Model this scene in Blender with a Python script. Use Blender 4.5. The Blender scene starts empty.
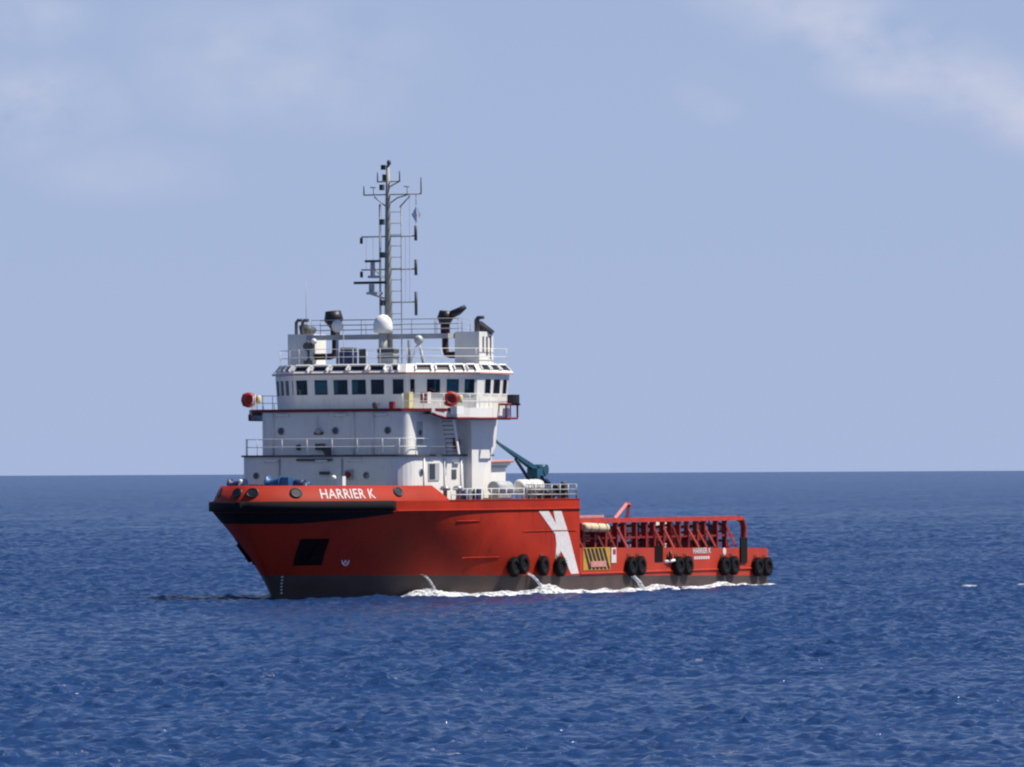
import bpy, math, random
import numpy as np
from mathutils import Vector, Matrix

random.seed(7)
R = math.radians
scene = bpy.context.scene
col = scene.collection

# ------------------------------------------------------------------ camera, sky, sun, exposure
FPX = 6966.0                       # focal length in pixels of the 1024 px wide picture
CAM_H = 7.65
ROLL = math.atan(5 / 1024.0)
PITCH = math.atan((473.0 - 383.5) / FPX)
cf = Vector((0, math.cos(PITCH), math.sin(PITCH)))
cr0 = Vector((1, 0, 0)); cu0 = cr0.cross(cf)
cr = cr0 * math.cos(ROLL) - cu0 * math.sin(ROLL)
cu = cr0 * math.sin(ROLL) + cu0 * math.cos(ROLL)
cam = bpy.data.cameras.new('camera'); camo = bpy.data.objects.new('camera', cam); col.objects.link(camo)
M = Matrix((cr, cu, -cf)).transposed().to_4x4(); M.translation = Vector((0, 0, CAM_H))
camo.matrix_world = M
cam.sensor_width = 36.0; cam.lens = FPX * 36.0 / 1024.0
cam.clip_start = 1.0; cam.clip_end = 400000.0
scene.camera = camo

SUN_EL, SUN_AZ = R(57), R(0.5)   # azimuth measured from +X towards +Y
world = bpy.data.worlds.new('World'); scene.world = world; world.use_nodes = True
wn, wl = world.node_tree.nodes, world.node_tree.links
wn.clear()
w_out = wn.new('ShaderNodeOutputWorld'); w_bg = wn.new('ShaderNodeBackground')
sky = wn.new('ShaderNodeTexSky'); sky.sky_type = 'NISHITA'; sky.sun_disc = False
sky.sun_elevation = SUN_EL; sky.sun_rotation = math.pi / 2 - SUN_AZ
sky.air_density = 1.0; sky.dust_density = 0.6; sky.ozone_density = 3.0; sky.altitude = 0
w_bg.inputs['Strength'].default_value = 0.072
tint = wn.new('ShaderNodeMix'); tint.data_type = 'RGBA'; tint.blend_type = 'MULTIPLY'; tint.inputs[0].default_value = 1.0
tint.inputs[7].default_value = (0.62, 0.72, 0.98, 1)
wl.new(sky.outputs['Color'], tint.inputs[6])
# thin clouds low in the sky: soft patches at fixed bearings, broken up by noise
tc = wn.new('ShaderNodeTexCoord'); sepx = wn.new('ShaderNodeSeparateXYZ'); wl.new(tc.outputs['Generated'], sepx.inputs[0])
mp = wn.new('ShaderNodeMapping'); mp.inputs['Scale'].default_value = (62, 62, 95)
cn = wn.new('ShaderNodeTexNoise'); cn.inputs['Scale'].default_value = 1.0; cn.inputs['Detail'].default_value = 6.0; cn.inputs['Roughness'].default_value = .52
wl.new(tc.outputs['Generated'], mp.inputs['Vector']); wl.new(mp.outputs['Vector'], cn.inputs['Vector'])
cr_n = wn.new('ShaderNodeMapRange'); cr_n.inputs['From Min'].default_value = .30; cr_n.inputs['From Max'].default_value = .70; wl.new(cn.outputs['Fac'], cr_n.inputs['Value'])
total = None
for bx, bz, wx, wz, slope, amp in ((.0520, .0610, .030, .0095, -.38, 1.0), (.0690, .0535, .022, .0080, -.30, .9), (-.0330, .0590, .026, .0130, 0, .55), (-.0700, .0530, .018, .0095, 0, .8),
                                   (-.0690, .0650, .012, .006, 0, .55), (.0290, .0540, .007, .0050, 0, .4), (-.055, .0440, .022, .006, 0, .3), (.30, .12, .2, .05, 0, .9), (-.4, .15, .25, .06, 0, .8), (.12, .09, .06, .02, .1, .8), (-.14, .08, .06, .02, .1, .7)):
    m0 = wn.new('ShaderNodeMapping'); m0.vector_type = 'POINT'; m0.inputs['Location'].default_value = (-bx / wx, 0, -(bz) / wz); m0.inputs['Scale'].default_value = (1 / wx, 0, 1 / wz)
    sh = wn.new('ShaderNodeCombineXYZ'); sx_ = wn.new('ShaderNodeMath'); sx_.operation = 'MULTIPLY_ADD'; sx_.inputs[1].default_value = -slope
    off = wn.new('ShaderNodeMath'); off.operation = 'SUBTRACT'; off.inputs[1].default_value = bx; wl.new(sepx.outputs['X'], off.inputs[0])
    wl.new(off.outputs[0], sx_.inputs[0]); wl.new(sepx.outputs['Z'], sx_.inputs[2]); wl.new(sepx.outputs['X'], sh.inputs[0]); wl.new(sx_.outputs[0], sh.inputs[2])
    wl.new(sh.outputs[0], m0.inputs['Vector'])
    ln = wn.new('ShaderNodeVectorMath'); ln.operation = 'LENGTH'; wl.new(m0.outputs['Vector'], ln.inputs[0])
    mr = wn.new('ShaderNodeMapRange'); mr.interpolation_type = 'SMOOTHERSTEP'; mr.inputs['From Min'].default_value = 1.25; mr.inputs['From Max'].default_value = 0.0; mr.inputs['To Max'].default_value = amp
    wl.new(ln.outputs['Value'], mr.inputs['Value'])
    if total is None: total = mr.outputs['Result']
    else:
        ad = wn.new('ShaderNodeMath'); ad.operation = 'MAXIMUM'; wl.new(total, ad.inputs[0]); wl.new(mr.outputs['Result'], ad.inputs[1]); total = ad.outputs[0]
cmul = wn.new('ShaderNodeMath'); cmul.operation = 'MULTIPLY'; wl.new(total, cmul.inputs[0]); wl.new(cr_n.outputs['Result'], cmul.inputs[1])
ahead = wn.new('ShaderNodeMath'); ahead.operation = 'GREATER_THAN'; ahead.inputs[1].default_value = 0; wl.new(sepx.outputs['Y'], ahead.inputs[0])
cm1 = wn.new('ShaderNodeMath'); cm1.operation = 'MULTIPLY'; wl.new(cmul.outputs[0], cm1.inputs[0]); wl.new(ahead.outputs[0], cm1.inputs[1])
cm2 = wn.new('ShaderNodeMath'); cm2.operation = 'MULTIPLY'; cm2.inputs[1].default_value = .8; wl.new(cm1.outputs[0], cm2.inputs[0])
cloud = wn.new('ShaderNodeMix'); cloud.data_type = 'RGBA'; cloud.inputs[7].default_value = (7.9, 7.9, 9.2, 1)
wl.new(cm2.outputs[0], cloud.inputs[0]); wl.new(cloud.outputs[2], w_bg.inputs['Color'])
hz_r = wn.new('ShaderNodeMapRange'); hz_r.inputs['From Min'].default_value = 0.0; hz_r.inputs['From Max'].default_value = 0.44
hz_r.inputs['To Min'].default_value = 0.92; hz_r.inputs['To Max'].default_value = 0.0
air = wn.new('ShaderNodeMix'); air.data_type = 'RGBA'; air.inputs[7].default_value = (4.5, 5.6, 8.45, 1)   # hazy sea air low in the sky
wl.new(sepx.outputs['Z'], hz_r.inputs['Value']); wl.new(hz_r.outputs['Result'], air.inputs[0])
wl.new(tint.outputs[2], air.inputs[6]); wl.new(air.outputs[2], cloud.inputs[6]); wl.new(cloud.outputs[2], w_bg.inputs['Color'])
wl.new(w_bg.outputs[0], w_out.inputs['Surface'])

sun = bpy.data.lights.new('sun', 'SUN'); sun.energy = 5.0; sun.angle = R(0.53); sun.color = (1.0, 0.94, 0.84)
suno = bpy.data.objects.new('sun', sun); col.objects.link(suno)
sdir = Vector((math.cos(SUN_EL) * math.cos(SUN_AZ), math.cos(SUN_EL) * math.sin(SUN_AZ), math.sin(SUN_EL)))
suno.rotation_euler = sdir.to_track_quat('Z', 'Y').to_euler()
suno.location = (150, 380, 200)

vs = scene.view_settings
scene.display_settings.display_device = 'sRGB'
vs.view_transform = 'Standard'; vs.look = 'None'; vs.exposure = 0.3; vs.gamma = 1.0; vs.use_curve_mapping = False
scene.cycles.pixel_filter_type = 'BLACKMAN_HARRIS'; scene.cycles.filter_width = 2.2
scene.cycles.max_bounces = 6

# ------------------------------------------------------------------ materials
def mat(name, base, rough=0.5, var=0.12, scale=1.5, metal=0.0, streak=None, streak_amt=0.0, bump=0.0, spec=0.4, stretch=(1, 1, 0.25)):
    m = bpy.data.materials.new(name); m.use_nodes = True
    n, l = m.node_tree.nodes, m.node_tree.links
    b = n['Principled BSDF']
    b.inputs['Roughness'].default_value = rough; b.inputs['Metallic'].default_value = metal
    b.inputs['Specular IOR Level'].default_value = spec
    t = n.new('ShaderNodeTexCoord')
    nz = n.new('ShaderNodeTexNoise'); nz.inputs['Scale'].default_value = scale; nz.inputs['Detail'].default_value = 6
    l.new(t.outputs['Object'], nz.inputs['Vector'])
    r = n.new('ShaderNodeValToRGB')
    lo = [c * (1 - var) for c in base]; hi = [min(1, c * (1 + var)) for c in base]
    r.color_ramp.elements[0].position = .3; r.color_ramp.elements[0].color = (*lo, 1)
    r.color_ramp.elements[1].position = .7; r.color_ramp.elements[1].color = (*hi, 1)
    l.new(nz.outputs['Fac'], r.inputs['Fac'])
    out = r.outputs['Color']
    if streak:
        mpn = n.new('ShaderNodeMapping'); mpn.inputs['Scale'].default_value = stretch
        l.new(t.outputs['Object'], mpn.inputs['Vector'])
        n2 = n.new('ShaderNodeTexNoise'); n2.inputs['Scale'].default_value = 2.2; n2.inputs['Detail'].default_value = 7
        n2.inputs['Roughness'].default_value = .65
        l.new(mpn.outputs['Vector'], n2.inputs['Vector'])
        r2 = n.new('ShaderNodeValToRGB')
        r2.color_ramp.elements[0].position = .56; r2.color_ramp.elements[0].color = (0, 0, 0, 1)
        r2.color_ramp.elements[1].position = .76; r2.color_ramp.elements[1].color = (streak_amt,) * 3 + (1,)
        l.new(n2.outputs['Fac'], r2.inputs['Fac'])
        mx = n.new('ShaderNodeMix'); mx.data_type = 'RGBA'; mx.inputs[7].default_value = (*streak, 1)
        l.new(r2.outputs['Color'], mx.inputs[0]); l.new(out, mx.inputs[6]); out = mx.outputs[2]
    l.new(out, b.inputs['Base Color'])
    rr = n.new('ShaderNodeMapRange'); rr.inputs['To Min'].default_value = max(0, rough - .1); rr.inputs['To Max'].default_value = min(1, rough + .12)
    l.new(nz.outputs['Fac'], rr.inputs['Value']); l.new(rr.outputs['Result'], b.inputs['Roughness'])
    if bump > .4:
        wv = n.new('ShaderNodeTexWave'); wv.inputs['Scale'].default_value = .5; wv.inputs['Distortion'].default_value = .6; wv.inputs['Detail'].default_value = 2
        bw = n.new('ShaderNodeBump'); bw.inputs['Strength'].default_value = .05; bw.inputs['Distance'].default_value = .03
        l.new(t.outputs['Object'], wv.inputs['Vector']); l.new(wv.outputs['Fac'], bw.inputs['Height'])
    if bump:
        bn = n.new('ShaderNodeBump'); bn.inputs['Strength'].default_value = bump; bn.inputs['Distance'].default_value = .05
        n3 = n.new('ShaderNodeTexNoise'); n3.inputs['Scale'].default_value = .9; n3.inputs['Detail'].default_value = 3
        l.new(t.outputs['Object'], n3.inputs['Vector'])
        l.new(n3.outputs['Fac'], bn.inputs['Height']); l.new(bn.outputs['Normal'], b.inputs['Normal'])
        if bump > .4: l.new(bw.outputs['Normal'], bn.inputs['Normal'])
    return m

RED = mat('hull_red_paint', (0.38, 0.027, 0.011), .55, .2, .35, streak=(.14, .015, .012), streak_amt=.75, bump=.5, stretch=(1.2, 1.2, .22), spec=.12)
REDB = mat('bulwark_red_paint', (0.345, 0.026, 0.011), .6, .16, .5, streak=(.16, .018, .013), streak_amt=.6, bump=.25, spec=.15)
ORANGE = mat('aft_orange_red_paint', (0.44, 0.038, 0.013), .5, .12, .8, streak=(.32, .05, .02), streak_amt=.55, bump=.25)
MAROON = mat('maroon_red_paint', (0.24, 0.020, 0.018), .5, .2, 1.5)
RAILRED = mat('cargo_rail_red_paint', (0.46, 0.04, 0.022), .5, .18, 1.5, streak=(.12, .03, .02), streak_amt=.7)
BOOT = mat('boot_top_grey_brown', (0.066, 0.043, 0.038), .6, .25, .6, streak=(.05, .035, .03), streak_amt=.8)
WHITE = mat('white_paint', (0.80, 0.775, 0.715), .45, .05, .6, streak=(.48, .38, .26), streak_amt=.6, stretch=(2, 2, .3))
WHITE2 = mat('fresh_white_paint', (0.84, 0.82, 0.77), .4, .04, 1)
LETTER = mat('lettering_white_paint', (0.66, 0.62, 0.60), .5, .12, 4)
GREYP = mat('light_grey_paint', (0.42, 0.43, 0.43), .5, .1, 1)
MASTG = mat('mast_olive_grey_paint', (0.33, 0.33, 0.29), .55, .2, 2)
DGREY = mat('dark_grey_paint', (0.07, 0.075, 0.08), .55, .25, 2)
BLACK = mat('black_paint', (0.016, 0.016, 0.02), .45, .3, 2)
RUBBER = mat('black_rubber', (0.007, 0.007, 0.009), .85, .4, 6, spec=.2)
DECK = mat('green_grey_deck', (0.10, 0.14, 0.12), .8, .2, 1)
WOOD = mat('worn_deck_planks', (0.16, 0.12, 0.09), .8, .3, 1)
BLUE = mat('blue_winch_paint', (0.025, 0.11, 0.27), .45, .2, 2)
DBLUE = mat('dark_blue_paint', (0.015, 0.035, 0.11), .5, .3, 2)
TEAL = mat('teal_crane_paint', (0.018, 0.088, 0.135), .45, .15, 1)
YELLOW = mat('pale_yellow_paint', (0.62, 0.54, 0.26), .5, .12, 2)
HAZY = mat('hazard_yellow_paint', (0.50, 0.28, 0.03), .5, .15, 2)
BEIGE = mat('beige_canvas', (0.62, 0.50, 0.32), .7, .1, 2)
LIFE = mat('lifebuoy_red_orange', (0.36, 0.028, 0.022), .5, .15, 3)
EDGE = mat('dark_red_edge_paint', (0.20, 0.012, 0.02), .5, .2, 2)
PINK = mat('faded_red_sign', (0.55, 0.24, 0.20), .5, .15, 3)
STEEL = mat('galvanised_steel', (0.36, 0.36, 0.35), .45, .2, 3, metal=.3)
CHAIN = mat('rusty_chain', (0.09, 0.06, 0.045), .7, .3, 5)
DARKIN = mat('dark_interior', (0.03, 0.035, 0.05), .8, .3, 1)
PIPE = mat('exhaust_black_maroon', (0.05, 0.018, 0.024), .55, .3, 2)
POCKET = mat('pocket_dark_maroon', (0.012, 0.006, 0.008), .9, .3, 1, spec=.1)
MESHG = mat('day_shape_grey_mesh', (0.72, 0.74, 0.80), .7, .2, 4)

def glass_mat():
    m = bpy.data.materials.new('bridge_window_glass'); m.use_nodes = True
    n, l = m.node_tree.nodes, m.node_tree.links
    n.clear()
    o = n.new('ShaderNodeOutputMaterial'); mix = n.new('ShaderNodeMixShader'); fr = n.new('ShaderNodeFresnel'); fr.inputs[0].default_value = 1.7
    tr = n.new('ShaderNodeBsdfTransparent'); tr.inputs[0].default_value = (.33, .48, .52, 1)
    gl = n.new('ShaderNodeBsdfGlossy'); gl.inputs['Roughness'].default_value = .03
    nz = n.new('ShaderNodeTexNoise'); nz.inputs['Scale'].default_value = .6
    bp = n.new('ShaderNodeBump'); bp.inputs['Strength'].default_value = .06
    l.new(nz.outputs['Fac'], bp.inputs['Height']); l.new(bp.outputs['Normal'], gl.inputs['Normal'])
    l.new(fr.outputs[0], mix.inputs[0]); l.new(tr.outputs[0], mix.inputs[1]); l.new(gl.outputs[0], mix.inputs[2])
    l.new(mix.outputs[0], o.inputs['Surface'])
    return m
GLASS = glass_mat()
DGLASS = mat('porthole_glass', (0.02, 0.03, 0.045), .08, .3, 1, spec=.6)

# ------------------------------------------------------------------ mesh helper
class MB:
    def __init__(s): s.v = []; s.f = []; s.m = []; s.s = []; s.key = {}
    def av(s, p): s.v.append(tuple(p)); return len(s.v) - 1
    def kv(s, p):
        k = (round(p[0], 3), round(p[1], 3), round(p[2], 3))
        if k not in s.key: s.key[k] = s.av(p)
        return s.key[k]
    def face(s, idx, m=0, sm=False): s.f.append(tuple(idx)); s.m.append(m); s.s.append(sm)
    def poly(s, pts, m=0): s.face([s.av(p) for p in pts], m)
    def hexa(s, a, b, m=0):              # a: 4 bottom pts, b: 4 top pts, same winding
        i = [s.av(p) for p in a] + [s.av(p) for p in b]
        for q in ((3, 2, 1, 0), (4, 5, 6, 7), (0, 1, 5, 4), (1, 2, 6, 5), (2, 3, 7, 6), (3, 0, 4, 7)):
            s.face([i[k] for k in q], m)
    def box(s, x0, x1, y0, y1, z0, z1, m=0):
        a = [(x0, y0), (x1, y0), (x1, y1), (x0, y1)]
        s.hexa([(x, y, z0) for x, y in a], [(x, y, z1) for x, y in a], m)
    def prism(s, pts, z0, z1, m=0, off=0.0, cap_m=None):   # plan outline; top optionally offset outwards
        top = offset(pts, off) if off else pts
        n = len(pts)
        b = [s.av((x, y, z0)) for x, y in pts]; t = [s.av((x, y, z1)) for x, y in top]
        for i in range(n):
            j = (i + 1) % n; s.face((b[i], b[j], t[j], t[i]), m)
        s.face(b[::-1], m); s.face(t, m if cap_m is None else cap_m)
    def extrude(s, pts, d, m=0):         # 3d planar outline swept by vector d
        n = len(pts); d = Vector(d)
        a = [s.av(p) for p in pts]; b = [s.av(Vector(p) + d) for p in pts]
        for i in range(n):
            j = (i + 1) % n; s.face((a[i], a[j], b[j], b[i]), m)
        s.face(a[::-1], m); s.face(b, m)
    def tube(s, path, r, n=8, m=0, cap=True, radii=None):
        P = [Vector(p) for p in path]; rings = []
        for i, p in enumerate(P):
            d = (P[min(i + 1, len(P) - 1)] - P[max(i - 1, 0)]).normalized()
            if i == 0:
                a = d.cross(Vector((0, 0, 1)))
                if a.length < 1e-3: a = d.cross(Vector((0, 1, 0)))
            else: a = a - d * a.dot(d)
            a.normalize(); b = d.cross(a)
            rr = radii[i] if radii else r
            rings.append([s.av(p + a * rr * math.cos(2 * math.pi * k / n) + b * rr * math.sin(2 * math.pi * k / n)) for k in range(n)])
        for q, w in zip(rings, rings[1:]):
            for k in range(n): s.face((q[k], q[(k + 1) % n], w[(k + 1) % n], w[k]), m, n > 4)
        if cap: s.face(rings[0][::-1], m); s.face(rings[-1], m)
    def bar(s, a, b, w, m=0): s.tube([a, b], w * .7071, 4, m)
    def lathe(s, c, prof, n=20, axis='z', m=0):    # prof: (radius, height)
        def P(r, h, t):
            x, y = r * math.cos(t), r * math.sin(t)
            q = {'z': (x, y, h), 'x': (h, x, y), 'y': (y, h, x)}[axis]
            return (c[0] + q[0], c[1] + q[1], c[2] + q[2])
        rings = [[s.av(P(r, h, 2 * math.pi * k / n)) for k in range(n)] for r, h in prof]
        for q, w in zip(rings, rings[1:]):
            for k in range(n): s.face((q[k], q[(k + 1) % n], w[(k + 1) % n], w[k]), m, True)
        s.face(rings[0][::-1], m); s.face(rings[-1], m)
    def sphere(s, c, r, m=0, sc=(1, 1, 1), n=16):
        prof = [(max(.001, r * math.sin(math.pi * i / 10)), -r * math.cos(math.pi * i / 10) * sc[2]) for i in range(11)]
        s.lathe(c, prof, n, 'z', m)
    def torus(s, c, R_, r, axis='y', m=0, n=24, k=10, squash=1.0):
        ring = []
        for i in range(n):
            t = 2 * math.pi * i / n; rr = []
            for j in range(k):
                u = 2 * math.pi * j / k; q = R_ + r * math.cos(u); h = r * math.sin(u) * squash
                x, y = q * math.cos(t), q * math.sin(t)
                p = {'z': (x, y, h), 'x': (h, x, y), 'y': (y, h, x)}[axis]
                rr.append(s.av((c[0] + p[0], c[1] + p[1], c[2] + p[2])))
            ring.append(rr)
        for i in range(n):
            for j in range(k):
                s.face((ring[i][j], ring[(i + 1) % n][j], ring[(i + 1) % n][(j + 1) % k], ring[i][(j + 1) % k]), m, True)
    def rail(s, pts, h, bars=(.5, 1.0), post=1.6, r=.028, m=0):
        P = [Vector(p) for p in pts]
        for f in bars: s.tube([p + Vector((0, 0, h * f)) for p in P], r, 6, m)
        for a, b in zip(P, P[1:]):
            k = max(1, round((b - a).length / post))
            for i in range(k + 1): 
                q = a.lerp(b, i / k); s.tube([q, q + Vector((0, 0, h))], r, 6, m)
    def build(s, name, mats, parent=None, loc=None):
        me = bpy.data.meshes.new(name); me.from_pydata(s.v, [], s.f)
        for q in (mats if isinstance(mats, (list, tuple)) else [mats]): me.materials.append(q)
        me.polygons.foreach_set('material_index', s.m); me.polygons.foreach_set('use_smooth', s.s); me.update()
        o = bpy.data.objects.new(name, me); col.objects.link(o)
        if parent: o.parent = parent
        if loc: o.location = loc
        return o

def offset(pts, d):                      # offset a convex-ish CCW/CW outline outward
    n = len(pts); A = sum(pts[i][0] * pts[(i + 1) % n][1] - pts[(i + 1) % n][0] * pts[i][1] for i in range(n))
    sg = 1 if A > 0 else -1; out = []
    for i in range(n):
        p0, p, p1 = Vector(pts[i - 1]), Vector(pts[i]), Vector(pts[(i + 1) % n])
        e0, e1 = (p - p0).normalized(), (p1 - p).normalized()
        n0, n1 = Vector((e0.y, -e0.x)) * sg, Vector((e1.y, -e1.x)) * sg
        b = (n0 + n1).normalized(); k = d / max(.3, b.dot(n0)); out.append((p.x + b.x * k, p.y + b.y * k))
    return out

def tag(o, label=None, cat=None, group=None, kind=None):
    for k, v in (('label', label), ('category', cat), ('group', group), ('kind', kind)):
        if v: o[k] = v
    return o
def empty(name, loc=(0, 0, 0), rz=0.0):
    o = bpy.data.objects.new(name, None); col.objects.link(o); o.location = loc; o.rotation_euler.z = rz; o.empty_display_size = .5
    return o
def copy_tree(o, parent=None):
    c = o.copy(); col.objects.link(c)
    if parent: c.parent = parent
    for ch in list(o.children): copy_tree(ch, c)
    return c
def simple(shape, name, mats, parent, *a, **k):
    mb = MB(); getattr(mb, shape)(*a, **k); return mb.build(name, mats, parent)

# ------------------------------------------------------------------ the sea (one sheet, waves are real relief)
def make_sea():
    th_d = np.arange(-R(8), R(8), .00075)                   # measured from +Y, towards +X
    e = [R(8)]
    while e[-1] < R(60): e.append(e[-1] + min(.008, .0009 + (e[-1] - R(8)) * .03))
    e = np.array(e); th_s = np.linspace(e[-1] + .05, 2 * math.pi - e[-1] - .05, 40)
    th = np.concatenate([-e[:0:-1], th_d, e, th_s])
    r = [3.0]
    while r[-1] < 165: r.append(r[-1] * 1.06)
    while r[-1] < 330: r.append(r[-1] + .2)
    while r[-1] < 620: r.append(r[-1] + .27)
    while r[-1] < 1200: r.append(r[-1] + .27 + .5 * (r[-1] - 620) / 580)
    while r[-1] < 5000: r.append(r[-1] * 1.0009)
    while r[-1] < 250000: r.append(r[-1] * 1.05)
    r = np.array(r); nr, nt = len(r), len(th)
    dr = np.gradient(r)
    X = (r[:, None] * np.sin(th)[None, :]).astype(np.float32); Y = (r[:, None] * np.cos(th)[None, :]).astype(np.float32)
    Z = np.zeros_like(X); DX = np.zeros_like(X); DY = np.zeros_like(X)
    rng = np.random.default_rng(11)
    fade_side = np.ones(nt); fade_side[-len(th_s):] = 0
    near = np.clip((r - 120) / 50, 0, 1)
    N = 110
    lam = np.exp(rng.uniform(math.log(.6), math.log(4.6), N))
    for L in lam:
        a = .0076 * L ** .28
        k = 2 * math.pi / L; d = R(-112) + rng.normal(0, 1.15); ph = rng.uniform(0, 2 * math.pi)
        w = np.clip(L / (r * .00072) - .5, 0, 1) * near * np.clip((14000 - r) / 8000, 0, 1)
        rows = np.nonzero(w > 0)[0]
        if not len(rows): continue
        i0, i1 = rows[0], rows[-1] + 1
        arg = (k * (math.cos(d) * X[i0:i1] + math.sin(d) * Y[i0:i1]) + ph).astype(np.float32)
        A = (a * w[i0:i1])[:, None].astype(np.float32) * fade_side[None, :].astype(np.float32)
        s_, c_ = np.sin(arg), np.cos(arg)
        Z[i0:i1] += A * c_; DX[i0:i1] -= .85 * A * math.cos(d) * s_; DY[i0:i1] -= .85 * A * math.sin(d) * s_
    # patches of calmer and rougher water
    g = np.zeros_like(Z)
    for L in (37, 61, 23, 90, 48):
        d = rng.uniform(0, 6.28); g += np.sin(2 * math.pi / L * (math.cos(d) * X + math.sin(d) * Y * .6) + rng.uniform(0, 6.28)).astype(np.float32)
    g = 1 + .07 * g
    rs = np.random.default_rng(3)
    for L in np.exp(rs.uniform(math.log(7), math.log(34), 26)):      # longer, low swell under the chop
        a = .0075 * (L / 7) ** .55; k = 2 * math.pi / L; d = R(-100) + rs.normal(0, .5); ph = rs.uniform(0, 6.28)
        w = np.clip((L / dr - 2.4) / 1.2, 0, 1) * near; rows = np.nonzero(w > 0)[0]; i1 = rows[-1] + 1
        Z[:i1] += (a * w[:i1])[:, None].astype(np.float32) * np.cos((k * (math.cos(d) * X[:i1] + math.sin(d) * Y[:i1]) + ph)).astype(np.float32) * fade_side[None, :].astype(np.float32)
    Z *= g; X += DX * g; Y += DY * g
    Z -= .12 * np.clip(1 - (r[:, None] - 2000) / 6000, 0, 1)
    co = np.stack([X, Y, Z], -1).reshape(-1, 3)
    i = np.arange(nr - 1)[:, None] * nt + np.arange(nt)[None, :]
    j = np.arange(nr - 1)[:, None] * nt + (np.arange(nt)[None, :] + 1) % nt
    quads = np.stack([i, i + nt, j + nt, j], -1).reshape(-1, 4)
    me = bpy.data.meshes.new('sea')
    me.vertices.add(len(co)); me.vertices.foreach_set('co', co.ravel())
    nf = len(quads)
    me.loops.add(nf * 4); me.loops.foreach_set('vertex_index', quads.ravel().astype(np.int32))
    me.polygons.add(nf); me.polygons.foreach_set('loop_start', np.arange(0, nf * 4, 4, dtype=np.int32))
    me.polygons.foreach_set('use_smooth', np.ones(nf, dtype=bool))
    me.update(calc_edges=True)
    if me.polygons[nf // 2].normal.z < 0: me.flip_normals()
    o = bpy.data.objects.new('sea', me); col.objects.link(o)
    m = bpy.data.materials.new('sea_water'); m.use_nodes = True
    n, l = m.node_tree.nodes, m.node_tree.links; b = n['Principled BSDF']
    b.inputs['Base Color'].default_value = (0.0135, 0.042, 0.128, 1)
    b.inputs['IOR'].default_value = 1.333
    t = n.new('ShaderNodeNewGeometry')
    ln = n.new('ShaderNodeVectorMath'); ln.operation = 'LENGTH'; l.new(t.outputs['Position'], ln.inputs[0])   # unresolved chop far out becomes gloss spread
    rg = n.new('ShaderNodeMapRange'); rg.inputs['From Min'].default_value = 250; rg.inputs['From Max'].default_value = 1600; rg.inputs['To Min'].default_value = .10; rg.inputs['To Max'].default_value = .27
    l.new(ln.outputs['Value'], rg.inputs['Value']); l.new(rg.outputs['Result'], b.inputs['Roughness'])
    mp1 = n.new('ShaderNodeMapping'); mp1.inputs['Rotation'].default_value = (0, 0, R(22)); mp1.inputs['Scale'].default_value = (.8, 1.5, 1)
    l.new(t.outputs['Position'], mp1.inputs['Vector'])
    z1 = n.new('ShaderNodeTexNoise'); z1.inputs['Scale'].default_value = 1.7; z1.inputs['Detail'].default_value = 5; z1.inputs['Roughness'].default_value = .6
    l.new(mp1.outputs['Vector'], z1.inputs['Vector'])
    bp = n.new('ShaderNodeBump'); bp.inputs['Strength'].default_value = 1.0; bp.inputs['Distance'].default_value = .2
    l.new(z1.outputs['Fac'], bp.inputs['Height'])
    z2 = n.new('ShaderNodeTexNoise'); z2.inputs['Scale'].default_value = .16; z2.inputs['Detail'].default_value = 4
    l.new(t.outputs['Position'], z2.inputs['Vector'])
    bp2 = n.new('ShaderNodeBump'); bp2.inputs['Strength'].default_value = 1.0; bp2.inputs['Distance'].default_value = 1.0
    l.new(z2.outputs['Fac'], bp2.inputs['Height']); l.new(bp.outputs['Normal'], bp2.inputs['Normal'])
    z3 = n.new('ShaderNodeTexNoise'); z3.inputs['Scale'].default_value = .03; z3.inputs['Detail'].default_value = 5; z3.inputs['Roughness'].default_value = .6
    l.new(t.outputs['Position'], z3.inputs['Vector'])
    bp3 = n.new('ShaderNodeBump'); bp3.inputs['Strength'].default_value = 1.0; bp3.inputs['Distance'].default_value = 1.2
    l.new(z3.outputs['Fac'], bp3.inputs['Height']); l.new(bp2.outputs['Normal'], bp3.inputs['Normal'])
    l.new(bp3.outputs['Normal'], b.inputs['Normal'])
    me.materials.append(m)
    return tag(o, 'dark blue choppy open sea reaching the horizon all round the ship', 'sea', kind='structure')
make_sea()

# ------------------------------------------------------------------ the ship: x forward, y to port, z up from the waterline
OX, OY, HEAD = 11.287, 480.051, R(-90 - 27.8)
ship = tag(empty('supply_ship', (OX, OY, 0), HEAD),
           'red hulled offshore supply ship with white bridge and tall mast under way at sea', 'ship')
def lerp(a, b, t): return a + (b - a) * t
def hp(u, z, side=1):
    t = min(1., max(0., z / 5.3)); tt = t ** 1.2
    xs = lerp(56., 59.8, t ** 1.25)
    X = 56 * u + (xs - 56) * max(0, (u - .55) / .45) ** 1.6
    U = lerp(.56, .70, tt); P = lerp(1.5, 2.2, tt); Q = lerp(1.2, 1.8, tt)
    w = max(0., (u - U) / (1 - U)); Y = 7.5 * max(0., 1 - w ** P) ** (1 / Q)
    if X < 1.4: Y -= 1.4 - math.sqrt(max(0, 1.96 - (1.4 - X) ** 2))
    return X, Y * side
def bul(u, z, side=1, inset=0.0):        # forward bulwark leans inwards a little above the deck edge
    X, Y = hp(u, 5.95); X2, Y2 = hp(min(1, u + .002), 5.95); X0, Y0 = hp(max(0, u - .002), 5.95)
    t = Vector((X2 - X0, Y2 - Y0)); t = t.normalized() if t.length else Vector((0, -1))
    nrm = Vector((-t.y, t.x))
    if u > .999: nrm = Vector((1, 0))
    k = -(.45 * max(0, z - 5.95) / .95 + inset)
    return X + nrm.x * k, max(0, Y + nrm.y * k) * side
UAFT = .52                               # forecastle begins here (x about 29)
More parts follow.
